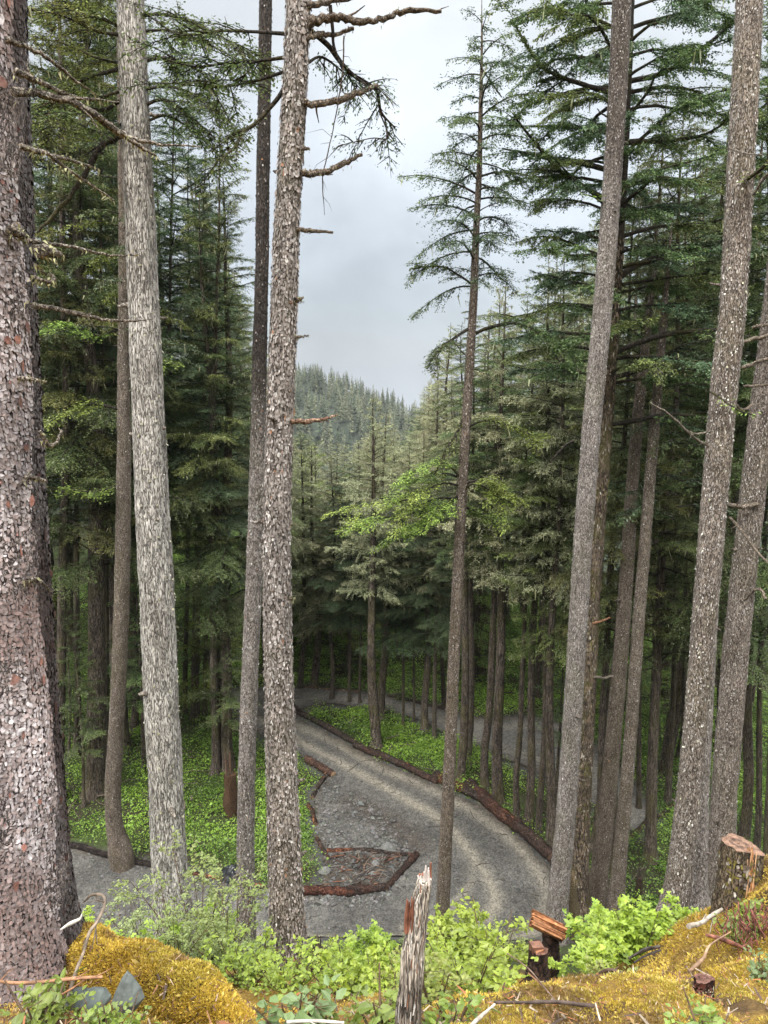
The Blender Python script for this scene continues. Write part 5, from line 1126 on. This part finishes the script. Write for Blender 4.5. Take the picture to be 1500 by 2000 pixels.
def stick(name, pts, d, dd, label, col, twigs=2, seed=0, cat='stick', mt='wood'):
    k = np.linspace(0, 1, len(pts)); P = np.array([np.append(at(px, py, d + dd * f), w_ * mpp(py, d + dd * f) / 2) for (px, py, w_), f in zip(pts, k)])
    mid = P[len(P) // 2, :3]; root = empty(name, tuple(mid), label, cat); mb = MB(); C = crom(P, 8); rg = np.random.default_rng(seed)
    cc = np.asarray(col, float) * np.ones((len(C), 3)) * (1 + .35 * fbm(np.arange(len(C)) * .35 + seed, np.zeros(len(C)), 0, 2))[:, None]
    tube(mb, C[:, :3], C[:, 3], 8, np.clip(cc, .01, 1), rough=.22, fr=20, seed=seed)
    L = np.linalg.norm(P[-1, :3] - P[0, :3])
    for _ in range(twigs):
        i = rg.integers(2, len(C) - 2); T = nrm(C[i, :3] - C[i - 1, :3]); e = nrm(T + rg.normal(0, .7, 3)); l = L * rg.uniform(.1, .3); r = C[i, 3] * .45
        tube(mb, np.stack([C[i, :3], C[i, :3] + e * l * .5, C[i, :3] + e * l + rg.normal(0, l * .08, 3)]), [r, r * .7, r * .3], 5, np.asarray(col))
    kid(mb, 'branch_wood', [M[mt]], root); return root
stick('dead_branch', [(163, 1762, 3), (180, 1748, 5), (201, 1750, 6), (204, 1768, 6), (190, 1800, 7), (175, 1822, 7), (163, 1860, 6), (150, 1893, 7), (138, 1930, 7), (128, 1955, 4)], 2.62, -.42, 'crooked pale dead branch arching up in front of the spruce and the mossy log', (.16, .125, .095), 6, 1)
stick('dead_branch', [(118, 1816, 3), (135, 1805, 8), (155, 1795, 6), (160, 1785, 2)], 2.6, .1, 'short white splinter of wood beside the spruce trunk', (.5, .47, .42), 0, 2)
stick('dead_branch', [(-30, 1912, 5), (30, 1920, 6), (90, 1917, 7), (150, 1911, 6), (200, 1908, 5)], 2.1, .1, 'thin orange brown branch lying level at the left frame edge', (.30, .16, .09), 4, 3)
stick('dead_branch', [(120, 1943, 4), (145, 1928, 4), (170, 1910, 3)], 2.1, .1, 'thin reddish twig leaning over the small dark slate stone', (.30, .15, .08), 1, 4)
stick('dead_branch', [(966, 1958, 5), (1020, 1958, 6), (1085, 1957, 7), (1150, 1964, 8), (1195, 1973, 11), (1222, 1970, 13)], 2.15, .2, 'black knotty branch lying across the moss at the bottom right', (.07, .05, .042), 4, 5)
stick('dead_branch', [(1171, 1900, 6), (1190, 1894, 7), (1212, 1900, 7), (1240, 1912, 5), (1262, 1920, 4), (1275, 1945, 2)], 2.75, -.2, 'short dark bent branch on the moss beside the yellow green shrubs', (.09, .06, .045), 3, 6)
stick('dead_branch', [(1345, 1898, 6), (1362, 1884, 7), (1376, 1868, 6), (1388, 1845, 4), (1427, 1820, 2)], 2.8, .2, 'thin brown stick pointing up out of the moss above the small sawn stump', (.22, .14, .09), 1, 7)
stick('dead_branch', [(1345, 1810, 10), (1370, 1802, 9), (1392, 1787, 8), (1410, 1776, 6)], 3.6, .3, 'whitish weathered branch below the forked pair of trunks', (.30, .26, .22), 2, 8)
stick('dead_branch', [(560, 1996, 6), (610, 1994, 6), (672, 1997, 5)], 1.72, .0, 'pale stick at the bottom edge below the little grey green plant', (.38, .35, .31), 1, 9)
stick('dead_branch', [(920, 2004, 7), (940, 1985, 7), (966, 1962, 5)], 1.9, .15, 'bleached forked stick at the bottom beside the black knotty branch', (.36, .32, .28), 2, 10)
stick('dead_branch', [(990, 1862, 2), (1030, 1890, 3), (1060, 1925, 3), (1085, 1955, 3)], 2.6, -.3, 'thin dark twig slanting past the small notched stump', (.12, .08, .06), 1, 11)
for i, pts in enumerate([[(1228, 1872, 4), (1250, 1860, 5), (1288, 1848, 5)], [(1238, 1880, 4), (1262, 1866, 4), (1290, 1856, 4)], [(1235, 1868, 3), (1262, 1852, 4), (1284, 1850, 3)]]):
    stick('dead_branch', pts, 3.3, .1, ['uppermost of the three black twigs', 'lowest of the three black twigs', 'middle of the three black twigs'][i] + ' bunched at the moss edge on the right', (.05, .04, .035), 1, 20 + i)
stick('root', [(1380, 1826, 6), (1410, 1834, 9), (1440, 1846, 8), (1460, 1856, 4)], 3.0, .1, 'red brown rotten root lying in the moss on the right', (.17, .07, .05), 2, 14, 'root')
# hanging red rootlets
mb = MB(); rg = np.random.default_rng(3); c = at(1465, 1800, 3.3)
for _ in range(120):
    p = c + rg.normal(0, 1, 3) * A(.08, .05, .05); e = nrm(A(rg.normal(0, .35), -.3, -1 + rg.normal(0, .3))); l = rg.uniform(.03, .09)
    tube(mb, np.stack([p, p + e * l * .5 + rg.normal(0, .01, 3), p + e * l]), rg.uniform(.0015, .004), 4, A(.17, .065, .05) * rg.uniform(.5, 1.5))
tag(mb.build('rootlets', M['wood']), 'tangle of dry red brown rootlets and fronds below the cut stump', 'rootlets', kind='stuff')

def stump(label, px, py_top, py_base, wpx, d, tilt, matk, name='stump', topcol=(.42, .27, .20), seed=1, hinge=False, flare=.2, moss=False, bark_pal=None, down=.25, oval=1.0, barkcol=(1, 1, 1)):
    """sawn stump: bark body, tilted cut face with rings"""
    b0 = at(px, py_base, d); t0 = at(px, py_top, d); r = wpx * mpp((py_top + py_base) / 2, d) / 2; h = t0[2] - b0[2]; rg = np.random.default_rng(seed)
    root = empty(name, tuple(b0), label, 'stump'); seg = 40; a = np.linspace(0, 2 * np.pi, seg, endpoint=False); rows = 16; mb = MB()
    prof = 1 + .10 * np.cos(3 * a + seed) + .06 * np.cos(5 * a + 2 * seed) + .03 * rg.normal(0, 1, seg)
    V = []
    for k in range(rows):
        f = k / (rows - 1); zz = -down + (h + down) * f; rr = r * prof * (1 + flare * np.exp(-np.clip(zz, 0, 9) / (h * .35)))
        top = f ** 3 * (tilt[0] * np.cos(a) * r + tilt[1] * np.sin(a) * r)
        rr = rr * (1 + .03 * rg.normal(0, 1, seg))
        V.append(np.stack([np.cos(a) * rr, np.sin(a) * rr * oval, zz + top], -1))
    V = np.array(V); i = np.arange(rows - 1)[:, None] * seg; j = np.arange(seg)[None]; j2 = (j + 1) % seg
    mb.add(V.reshape(-1, 3), np.stack([i + j, i + j2, i + seg + j2, i + seg + j], -1).reshape(-1, 4), col=barkcol)
    if bark_pal: flakes(mb, np.array([[0, 0, z_] for z_ in np.linspace(-down, h * .93, 12)]), np.full(12, r * 1.03), 500, min(.018, r * .22), min(.03, r * .3), .003, bark_pal, rg, tilt=.1)
    o = mb.build('bark', [M[matk], M['flake']], root)
    mb = MB(); ring = V[-1] + A(0, 0, .002); rings = []
    cols = []
    c_off = A(-.15 * r, .1 * r, 0)
    for q in np.linspace(1, .04, 26):
        rings.append(ring * q + (1 - q) * (c_off + A(0, 0, ring[:, 2].mean())) + A(0, 0, .0015) * rg.normal(0, 1, (seg, 1)))
        dk = .55 if .28 < q < .55 else 1.0
        cols.append(np.repeat((A(*topcol) * dk * (1 + .22 * math.sin(q * 75)) * rg.uniform(.88, 1.1))[None], seg, 0) * rg.uniform(.92, 1.08, (seg, 1)))
    Rg = np.array(rings); i = np.arange(25)[:, None] * seg
    mb.add(Rg.reshape(-1, 3), np.stack([i + j, i + j2, i + seg + j2, i + seg + j], -1).reshape(-1, 4), col=np.clip(np.array(cols).reshape(-1, 3), .01, 1), smooth=False)
    jj = np.arange(seg); mb.add(np.vstack([Rg[-1], Rg[-1].mean(0)]), tris=np.stack([jj, (jj + 1) % seg, np.full(seg, seg)], -1), col=A(*topcol) * .4)
    mb.build('cut_face', M['wood'], root)
    return root, r, h, V
# big cut stump with its torn hinge
rs, r, h, V = stump('broad cut stump with tilted ringed top and torn orange splinter, on the mossy bank', 1437, 1650, 1765, 72, 4.15, (-.24, -.06), 'greyflake', topcol=(.19, .115, .08), seed=2, flare=.2, barkcol=(.5, .43, .32), bark_pal=[(3, (.10, .075, .055)), (.7, (.24, .21, .18)), (2.5, (.14, .115, .03)), (.25, (.45, .43, .38))], oval=.9)
mb = MB(); rg = np.random.default_rng(9)
for k in range(34):
    xx = r * .12 + rg.normal(0, r * .06); z0 = -h * .25 + rg.uniform(0, .05); z1 = h * rg.uniform(.7, 1.06); yy = -r * .93 + rg.normal(0, r * .03)
    P = np.array([[xx, yy - .006, z0], [xx + rg.normal(0, .004), yy - .012, (z0 + z1) / 2], [xx + r * .10 + rg.normal(0, .012), yy + r * .14, z1]])
    tube(mb, P, [.006, .006, .003], 5, np.array([(.42, .21, .10), (.34, .15, .06), (.50, .30, .17)])[rg.integers(0, 3)])
for k in range(16):
    P = np.array([[r * .2 + rg.normal(0, r * .1), -r * .55 + rg.normal(0, r * .15), h - .03], [r * .22 + rg.normal(0, r * .1), -r * .5, h + rg.uniform(.0, .035)]]); tube(mb, P, [.004, .001], 4, (.40, .20, .09))
mb.build('splinter', M['wood'], rs)
# small notched stump, with a step in its top
rs, r, h, V = stump('small dark stump with a stepped saw notch, at the moss edge by the shrubs', 1050, 1857, 1912, 36, 3.05, (-.1, -.35), 'log', topcol=(.14, .07, .05), seed=5, flare=.3, barkcol=(1.2, 1, .9))
mb = MB()
def block(mb, c, s, col, rot=0.0, tiltx=0.0, tilty=0.0, jag=.0, rg=None):
    q = np.array([[x_, y_, z_] for x_ in (-1, 1) for y_ in (-1, 1) for z_ in (-1, 1)], float) * np.asarray(s) / 2
    if rg is not None: q = q + rg.normal(0, jag, q.shape)
    Rm = np.array(Matrix.Rotation(rot, 3, 'Z') @ Matrix.Rotation(tilty, 3, 'Y') @ Matrix.Rotation(tiltx, 3, 'X')); q = q @ Rm.T + np.asarray(c)
    mb.add(q, [[0, 1, 3, 2], [4, 6, 7, 5], [0, 4, 5, 1], [2, 3, 7, 6], [0, 2, 6, 4], [1, 5, 7, 3]], col=col, smooth=False)
block(mb, (-r * .25, r * .1, h + .012), (r * 1.1, r * 1.2, .035), (.15, .075, .05), .2, -.1, .1, .003, rg)
block(mb, (-r * .05, -r * .5, h + .004), (r * .9, .01, .03), (.22, .10, .05), .2, 0, 0, .002, rg)
mb.build('notch_step', M['wood'], rs)
# little stump in the moss at the lower right
stump('small sawn stump with red bark and pale lichen, sunk in the moss bottom right', 1370, 1912, 1962, 34, 2.35, (.2, -.3), 'log', topcol=(.17, .09, .07), seed=7, flare=.25, barkcol=(1.8, .8, .6), bark_pal=[(2, (.14, .06, .045)), (1.2, (.42, .42, .28)), (1, (.08, .05, .04))])
# wedge of orange timber resting on its stump
rs, r, h, V = stump('rough dark stump carrying the orange split block, at the foot of the grey flecked trunk', 1074, 1820, 1862, 30, 4.9, (0, 0), 'log', topcol=(.2, .11, .08), seed=8, flare=.15, barkcol=(.8, .7, .65))
ctr = at(1068, 1812, 4.85); mb = MB(); rg = np.random.default_rng(12)
L_ = 66 * mpp(1810, 4.85); Wd = L_ * .42; n_ = 13
for k in range(n_):      # split fibres make up the upper face
    t_ = (k + .5) / n_ - .5
    block(mb, (0 + rg.normal(0, .006), t_ * Wd, .025 + .022 * math.cos(t_ * 3) + rg.normal(0, .004)), (L_ * rg.uniform(.93, 1.03), Wd / n_ * 1.02, .045), A(.34, .15, .068) * rg.uniform(.5, 1.35) + A(.03, .02, .01) * (k % 3 == 0), 0, rg.normal(0, .08), rg.normal(0, .02), .005, rg)
seg = 14; a = np.linspace(math.pi, 2 * math.pi, seg); X0 = np.array([-L_ / 2, L_ / 2])
V = np.stack([np.repeat(X0[:, None], seg, 1), np.tile(np.cos(a) * Wd * .5, (2, 1)), np.tile(np.sin(a) * Wd * .42 + .01, (2, 1))], -1).reshape(-1, 3)
q = [[i, i + 1, i + seg + 1, i + seg] for i in range(seg - 1)]
mb.add(V, q, col=(.05, .035, .028)); mb.add(np.vstack([V[:seg]]), tris=[[0, i, i + 1] for i in range(1, seg - 1)], col=(.20, .09, .05), smooth=False); mb.add(V[seg:], tris=[[0, i + 1, i] for i in range(1, seg - 1)], col=(.20, .09, .05), smooth=False)
Rm = np.array(Matrix.Rotation(math.radians(-18), 3, 'Z') @ Matrix.Rotation(math.radians(17), 3, 'Y') @ Matrix.Rotation(math.radians(24), 3, 'X'))
mb.v = [v @ Rm.T for v in mb.v]
o = mb.build('split_block', M['wood']); o.location = tuple(ctr); tag(o, 'split block of bright orange wood lying tilted on the rough dark stump', 'wood block')

# grey snag
SG = [(793, 2030, 50), (798, 1985, 50), (802, 1940, 47), (806, 1890, 45), (808, 1855, 42), (815, 1810, 36), (820, 1770, 32), (826, 1735, 29), (829, 1715, 26)]
P = np.array([np.append(at(px, py, 1.75), w_ * mpp(py, 1.75) / 2) for px, py, w_ in SG]); P[0, 2] -= .25; C = crom(P, 8)
root = empty('snag', tuple(C[0, :3] + A(0, 0, .2)), 'weathered grey broken snag with a white lichened jagged top, standing at the bottom centre', 'snag'); mb = MB()
hz = (C[:, 2] - C[0, 2]) / (C[-1, 2] - C[0, 2])
cc = lerp3(np.broadcast_to(A(.62, .57, .52), (len(C), 3)), A(1.5, 1.46, 1.4), sm(hz, .45, .75)) * (1 + .3 * fbm(hz * 9, hz * 0, 2., 2))[:, None]
seg = 36; Vs = tube(mb, C[:, :3], C[:, 3], seg, cc, rough=.16, fr=9, seed=2)
# vertical weather grooves and jagged crown
rg = np.random.default_rng(17)
tp = C[-1]
for k in range(26):
    an = rg.uniform(0, 6.28); rr = tp[3] * rg.uniform(.2, .95); l = rg.uniform(.008, .05) * (1.2 if math.cos(an) > 0 else .5)
    p = tp[:3] + A(math.cos(an) * rr, math.sin(an) * rr, -.01); tube(mb, np.stack([p, p + A(rg.normal(0, .004), rg.normal(0, .004), l)]), [.0055, .002], 6, A(.45, .40, .37) if rg.random() < .5 else A(.30, .12, .07), mat=1)
for k in range(260):
    i = rg.integers(2, len(C) - 4); an = rg.uniform(0, 6.28); ln = rg.integers(2, 7); j = min(i + ln, len(C) - 1); u0 = A(math.cos(an), math.sin(an), 0)
    p0 = C[i, :3] + u0 * (C[i, 3] * 1.0); p1 = C[j, :3] + u0 * (C[j, 3] * 1.0); lt = A(-math.sin(an), math.cos(an), 0) * rg.uniform(.0006, .0022); h_ = (C[i, 2] - C[0, 2]) / (C[-1, 2] - C[0, 2])
    c_ = (A(.42, .40, .38) if rg.random() < .35 + .5 * h_ else A(.045, .035, .03)) if rg.random() < .8 else A(.25, .11, .06)
    mb.add([p0 - lt, p0 + lt, p1 + lt * .5 + u0 * .004, p1 - lt * .5 + u0 * .004], [[0, 1, 2, 3]], col=c_ * rg.uniform(.7, 1.3), mat=1)
kid(mb, 'trunk', [M['snag'], M['wood']], root)
mb = MB(); e0 = at(800, 1790, 1.74); 
for k in range(9):
    x_ = -.012 + k * .0026; l0 = rg.uniform(.0, .05); p = e0 + A(x_, rg.normal(0, .004), -.05); tube(mb, np.stack([p, p + A(.002, 0, .05), p + A(.004 + rg.normal(0, .002), 0, .085 + l0 * .5)]), [.004, .0042, .0015], 5, A(.20, .08, .05) * rg.uniform(.6, 1.5))
kid(mb, 'torn_bark', [M['wood']], root)
# splintered snag behind the grey trunk
P = np.array([np.append(at(px, py, 15.6), w_ * mpp(py, 15.6) / 2) for px, py, w_ in [(1124, 1830, 27), (1119, 1780, 26), (1115, 1740, 23), (1113, 1715, 19)]]); C = crom(P, 7)
root = empty('snag', tuple(C[2, :3]), 'pale yellow splintered snag wedged beside the grey flecked trunk', 'snag'); mb = MB(); tube(mb, C[:, :3], C[:, 3], 18, (.8, .72, .5), rough=.15, fr=4)
for k in range(30):
    an = rg.uniform(0, 6.28); rr = C[-1, 3] * rg.uniform(.3, 1); p = C[-1, :3] + A(math.cos(an) * rr, math.sin(an) * rr, -.15); tube(mb, np.stack([p, p + A(rg.normal(0, .01), rg.normal(0, .01), rg.uniform(.15, .45))]), [.03, .006], 5, A(.34, .25, .15) * rg.uniform(.4, 1.3), mat=1)
kid(mb, 'trunk', [M['dead'], M['wood']], root)
# splintered stumps deeper in
def low_snag(px, py, h, w_, label, colr, seed, d=None):
    p = gp(px, py) if d is None else at(px, py, d); z0 = tz(p[0], p[1]) if d is None else p[2]; root = empty('snag', (p[0], p[1], z0), label, 'snag'); rg = np.random.default_rng(seed); mb = MB()
    zz = np.linspace(-.2, h * .7, 7); tube(mb, np.stack([p[0] + .02 * zz, p[1] + 0 * zz, z0 + zz], -1), w_ * (1.3 - .4 * zz / h), 16, colr, rough=.38, fr=3)
    for k in range(22):
        an = rg.uniform(0, 6.28); rr = w_ * .7 * rg.uniform(.2, 1); q = A(p[0] + math.cos(an) * rr, p[1] + math.sin(an) * rr, z0 + h * .55); tube(mb, np.stack([q, q + A(rg.normal(0, .02), rg.normal(0, .02), h * rg.uniform(.2, .55))]), [w_ * .25, w_ * .05], 5, A(*colr) * rg.uniform(.1, .35), mat=1)
    kid(mb, 'trunk', [M['dead'], M['wood']], root)
low_snag(452, 1590, 2.3, .2, 'rotten red brown snag between the pale trunk and the blackened slim one', (.55, .36, .25), 3)
low_snag(1247, 1745, 1.0, .09, 'thin dark broken stub on the green slope left of the forked pair', (.3, .25, .2), 4)
low_snag(622, 1920, .42, .06, 'little splintered brown stump right beside the big flaky trunk', (.5, .38, .3), 5, d=5.3)

# ------------------------------------------------------------------ shrubs on the slope
def shrub_mesh(seed, H, Wd, nst, nleaf, ll, c0, c1, flat=.5, tri=False, stemc=(.10, .065, .04)):
    rg = np.random.default_rng(seed); lb = MB(); sb = MB(); Q = []
    for s_ in range(nst):
        a = rg.uniform(0, 6.28); sp_ = Wd * rg.uniform(.15, 1) ; h = H * rg.uniform(.55, 1.1); t = np.linspace(0, 1, 7)
        P = np.stack([sp_ * t ** 1.3 * math.cos(a) + .03 * H * vn(t * 3 + s_, t * 0, 1.), sp_ * t ** 1.3 * math.sin(a) + .03 * H * vn(t * 3, t * 0 + s_, 5.), h * t - .10], -1)
        tube(sb, P, .006 * (1 - .8 * t) + .0012, 5, stemc)
        for b in range(5):
            f = rg.uniform(.3, 1); p = A(*[np.interp(f, t, P[:, c_]) for c_ in range(3)]); a2 = rg.uniform(0, 6.28); l = H * rg.uniform(.14, .34); e = A(math.cos(a2), math.sin(a2), rg.uniform(.15, .9)); e = nrm(e)
            R_ = p + e * l * np.linspace(0, 1, 4)[:, None] - UP * .05 * l; tube(sb, R_, .0026 * np.linspace(1, .4, 4), 4, stemc)
            m_ = max(2, nleaf // (nst * 5)); f2 = rg.uniform(.15, 1.05, m_); Q.append(np.hstack([p + e * l * f2[:, None], np.repeat(e[None], m_, 0)]))
    Q = np.vstack(Q); n = len(Q); p = Q[:, :3] + rg.normal(0, ll * .6, (n, 3)); hrel = np.clip(p[:, 2] / H, 0, 1.1)
    a = rg.uniform(0, 6.28, n); d = nrm(np.stack([np.cos(a), np.sin(a), rg.normal(.0, .35, n)], -1) + Q[:, 3:] * .5); nv = nrm(UP + rg.normal(0, flat, (n, 3)))
    l = ll * np.exp(rg.normal(0, .28, n)); lat = nrm(np.cross(d, nv)); up_ = np.cross(lat, d)
    def leaf(p, d, lat, l, c):
        m_ = len(p); L1 = l[:, None]
        V = np.stack([p, p + d * L1 * .35 + lat * L1 * .30 + up_ * L1 * .06, p + d * L1 * .75 + lat * L1 * .19 + up_ * L1 * .02, p + d * L1 - up_ * L1 * .10, p + d * L1 * .75 - lat * L1 * .19 + up_ * L1 * .02, p + d * L1 * .35 - lat * L1 * .30 + up_ * L1 * .06, p + d * L1 * .4], 1)
        o = 7 * np.arange(m_)[:, None]
        lb.add(V.reshape(-1, 3), np.concatenate([o + [0, 1, 2, 6], o + [6, 2, 3, 4], o + [0, 6, 4, 5]]), col=np.repeat(c, 7, 0), mat=0, smooth=False)
    c = lerp3(np.broadcast_to(A(*c0), (n, 3)), A(*c1), np.clip(.55 * hrel + .45 * rg.uniform(0, 1, n), 0, 1)) * rg.uniform(.82, 1.18, (n, 1))
    leaf(p, d, lat, l, c)
    if tri:
        for s_ in (1, -1): leaf(p, nrm(d * .4 + lat * s_), nrm(lat * .4 - d * s_), l * .8, c)
    return lb.mesh('foliage', [M['leaf']]), sb.mesh('stems', [M['wood']])
YG0, YG1 = (.12, .205, .020), (.36, .475, .060)
SHR = {'sal0': shrub_mesh(1, .85, .55, 12, 1500, .048, YG0, YG1, tri=True), 'sal1': shrub_mesh(2, .7, .6, 12, 1400, .045, YG0, YG1, tri=True), 'sal2': shrub_mesh(3, 1.0, .5, 10, 1300, .050, (.10, .18, .02), (.29, .42, .05), tri=True),
       'blu0': shrub_mesh(4, 1.0, .6, 13, 2600, .026, (.11, .16, .044), (.28, .36, .115)), 'blu1': shrub_mesh(5, .9, .6, 12, 2300, .028, (.135, .18, .064), (.33, .41, .165)), 'yel0': shrub_mesh(6, .55, .45, 12, 1100, .036, (.13, .205, .022), (.34, .46, .065)),
       'sml0': shrub_mesh(7, .22, .14, 8, 200, .030, (.11, .165, .024), (.28, .36, .07)), 'gry0': shrub_mesh(8, .25, .15, 7, 130, .042, (.10, .155, .06), (.21, .30, .115)), 'pnk0': shrub_mesh(9, .42, .26, 8, 620, .027, (.125, .16, .032), (.30, .34, .08))}
SN = {'sal': ('salmonberry_shrub', 'shrub'), 'blu': ('blueberry_shrub', 'shrub'), 'yel': ('low_shrub', 'shrub'), 'sml': ('seedling', 'plant'), 'gry': ('rusty_menziesia', 'plant'), 'pnk': ('leafy_sprig', 'plant')}
def shrub(key, px, d, sc, label, group=None, sink=.06, z=None, py=None):
    nm, cat = SN[key[:3]]
    x_ = at(px, 1800 if py is None else py, d)[0]; z_ = tz(x_, d) - sink if py is None else at(px, py, d)[2]
    root = empty(nm, (x_, d, z_), label, cat, group); root.rotation_euler = (0, 0, random.uniform(0, 6.28)); root.scale = (sc, sc, sc)
    for nme, me in (('foliage', SHR[key][0]), ('stems', SHR[key][1])):
        o = bpy.data.objects.new(nme, me); S.collection.objects.link(o); o.parent = root
    return root
G1 = 'yellow green shrubs on the slope in front of the road'
for (key, px, d, sc, lb) in [
    ('sal0', 905, 6.6, .75, 'tall yellow green shrub right of the grey snag, under the slender tree'), ('sal1', 850, 5.6, .6, 'round yellow green shrub touching the right side of the grey snag'), ('sal2', 935, 8.3, .6, 'upright pale green shrub behind the tall one below the road bend'), ('blu0', 980, 7.2, .55, 'fine leaved shrub left of the split orange block'),
    ('sal1', 665, 5.2, .42, 'yellow green shrub next to the foot of the big flaky trunk'), ('sal0', 700, 6.6, .45, 'bushy yellow green shrub halfway between the big flaky trunk and the grey snag'), ('sal2', 742, 5.6, .5, 'bright shrub immediately left of the grey snag'), ('sal1', 770, 7.6, .38, 'small bright shrub showing behind the grey snag'), ('blu1', 625, 7.5, .3, 'paler shrub behind the foot of the big flaky trunk'),
    ('sal0', 1225, 6.0, .8, 'tallest lush yellow green shrub left of the forked pair'), ('sal1', 1190, 5.2, .65, 'lush shrub right of the split orange block'), ('sal2', 1190, 7.6, .9, 'shrub covering the foot of the brown hemlock'), ('sal1', 1255, 4.6, .75, 'shrub at the moss edge below the forked pair'), ('sal0', 1150, 4.2, .5, 'shrub just right of the small notched stump'), ('sal2', 1290, 7.5, .7, 'duller shrub at the foot of the forked pair'), ('blu0', 1370, 8.0, .6, 'small leaved shrub between the forked pair and the cut stump'),
    ('yel0', 965, 3.8, .9, 'low yellow shrub left of the small notched stump'), ('yel0', 915, 3.1, .8, 'low yellow shrub in the moss right of the snag base'), ('pnk0', 852, 2.6, .9, 'pinkish tipped leafy sprig against the snag'), ('sal1', 742, 3.2, .5, 'bright leafy plant low on the left of the snag'), ('yel0', 690, 3.4, .8, 'yellowish shrub below the bushy one near the big flaky trunk'), ('pnk0', 762, 2.4, .7, 'olive leafy sprig at the left of the snag base'),
    ('pnk0', 1200, 3.7, .8, 'pinkish brown sprig in front of the lush shrub on the right'),
    ('blu1', 235, 7.6, 1.0, 'pale grey green blueberry shrub between the spruce and the pale trunk'), ('blu1', 290, 6.6, .95, 'grey green shrub in front of the pale grey trunk on its left'), ('blu0', 395, 6.6, 1.25, 'airy blueberry shrub right of the pale grey trunk'), ('blu0', 445, 5.6, .95, 'green blueberry shrub before the slim blackened trunk'), ('sal2', 420, 8.2, .8, 'bright shrub behind the airy blueberry'), ('sal1', 250, 5.3, .6, 'bright yellow green shrub behind the crest of the mossy log'),
    ('blu0', 505, 5.1, .45, 'shrub filling the gap between the slim and the big flaky trunk'), ('yel0', 480, 4.2, .8, 'low yellow green shrub at the right end of the mossy log'), ('sal1', 160, 5.6, .7, 'bright leaves beside the right flank of the scaly spruce'), ('blu1', 190, 8.2, .6, 'pale shrub over the near road beside the scaly spruce'), ('yel0', 560, 3.7, .65, 'low yellow shrub under the big flaky trunk'),
    ('blu0', 340, 5.5, .7, 'small blueberry shrub right above the mossy log'), ('sal0', 1040, 8.5, .4, 'shrub at the foot of the grey flecked trunk')]:
    shrub(key, px, d, sc, lb, G1)
for (key, px, py, d, sc, lb) in [('sml0', 78, 1975, 1.95, 1.0, 'bright green seedling at the bottom left corner'), ('sml0', 100, 1952, 2.1, .9, 'light green seedling in front of the slate rocks'), ('gry0', 575, 1990, 1.85, .85, 'grey green leafy plant at the bottom centre left'), ('sml0', 205, 1985, 1.9, .7, 'tiny seedling below the flat slate slab'), ('sml0', 240, 1990, 1.9, .6, 'tiny yellow seedling below the upright slate'),
                                 ('sml0', 1385, 2005, 1.8, .8, 'green seedling at the bottom right below the sawn stump'), ('sml0', 1460, 1765, 3.7, 1.0, 'small green plant beside the big cut stump'), ('sml0', 1490, 1790, 3.4, .9, 'green sprig at the right edge under the big cut stump'), ('sml0', 1440, 1795, 3.5, .8, 'fern like sprig hanging below the torn splinter'), ('gry0', 1490, 1900, 2.6, .6, 'tiny green plant in the moss at the right edge'), ('sml0', 880, 1975, 2.0, .9, 'light green seedling right of the snag base'), ('sml0', 640, 1975, 1.95, .6, 'tiny seedling on the moss right of the grey green plant'), ('sml0', 745, 1985, 1.9, 1.0, 'broad leaved green plant left of the snag base')]:
    shrub(key, px, d, sc, lb, 'small plants in the moss', py=py + 25)
# more shrubs down the bank, which closes the view of the bare slope
rg = np.random.default_rng(90)
for i in range(46):
    d = rg.uniform(6.5, 16.5); px = rg.uniform(-60, 1560); x_ = (px - 750) / F * d * 1.15
    if any(abs(x_ - c_[0]) < .5 and abs(d - c_[1]) < .6 for c_ in [tuple(r.location) for r in (root2, root3, root5, root6, root7, root8, root10)]): continue
    shrub(['sal1', 'blu0', 'sal2', 'blu1'][i % 4], px, d, rg.uniform(.25, .4), 'small bright shrub low on the bank, mostly hidden by the nearer shrubs', 'bank shrubs behind the near ones')

# ------------------------------------------------------------------ mist
hz_ = MB(); x0, x1, y0, y1, z0, z1 = -990., 990., -60., 1080., -75., 100.
V = np.array([[x, y, z] for x in (x0, x1) for y in (y0, y1) for z in (z0, z1)])
hz_.add(V, [[0, 1, 3, 2], [4, 6, 7, 5], [0, 4, 5, 1], [2, 3, 7, 6], [0, 2, 6, 4], [1, 5, 7, 3]], smooth=False)
m = bpy.data.materials.new('haze'); m.use_nodes = True; t = m.node_tree; t.nodes.clear(); o_ = t.nodes.new('ShaderNodeOutputMaterial'); pv = t.nodes.new('ShaderNodeVolumePrincipled')
pv.inputs['Color'].default_value = (.50, .53, .56, 1); pv.inputs['Density'].default_value = .00019; pv.inputs['Anisotropy'].default_value = 0.0
t.links.new(pv.outputs[0], o_.inputs['Volume'])
tag(hz_.build('haze', m), 'thin grey mist lying over the valley and hill', 'haze', kind='stuff')
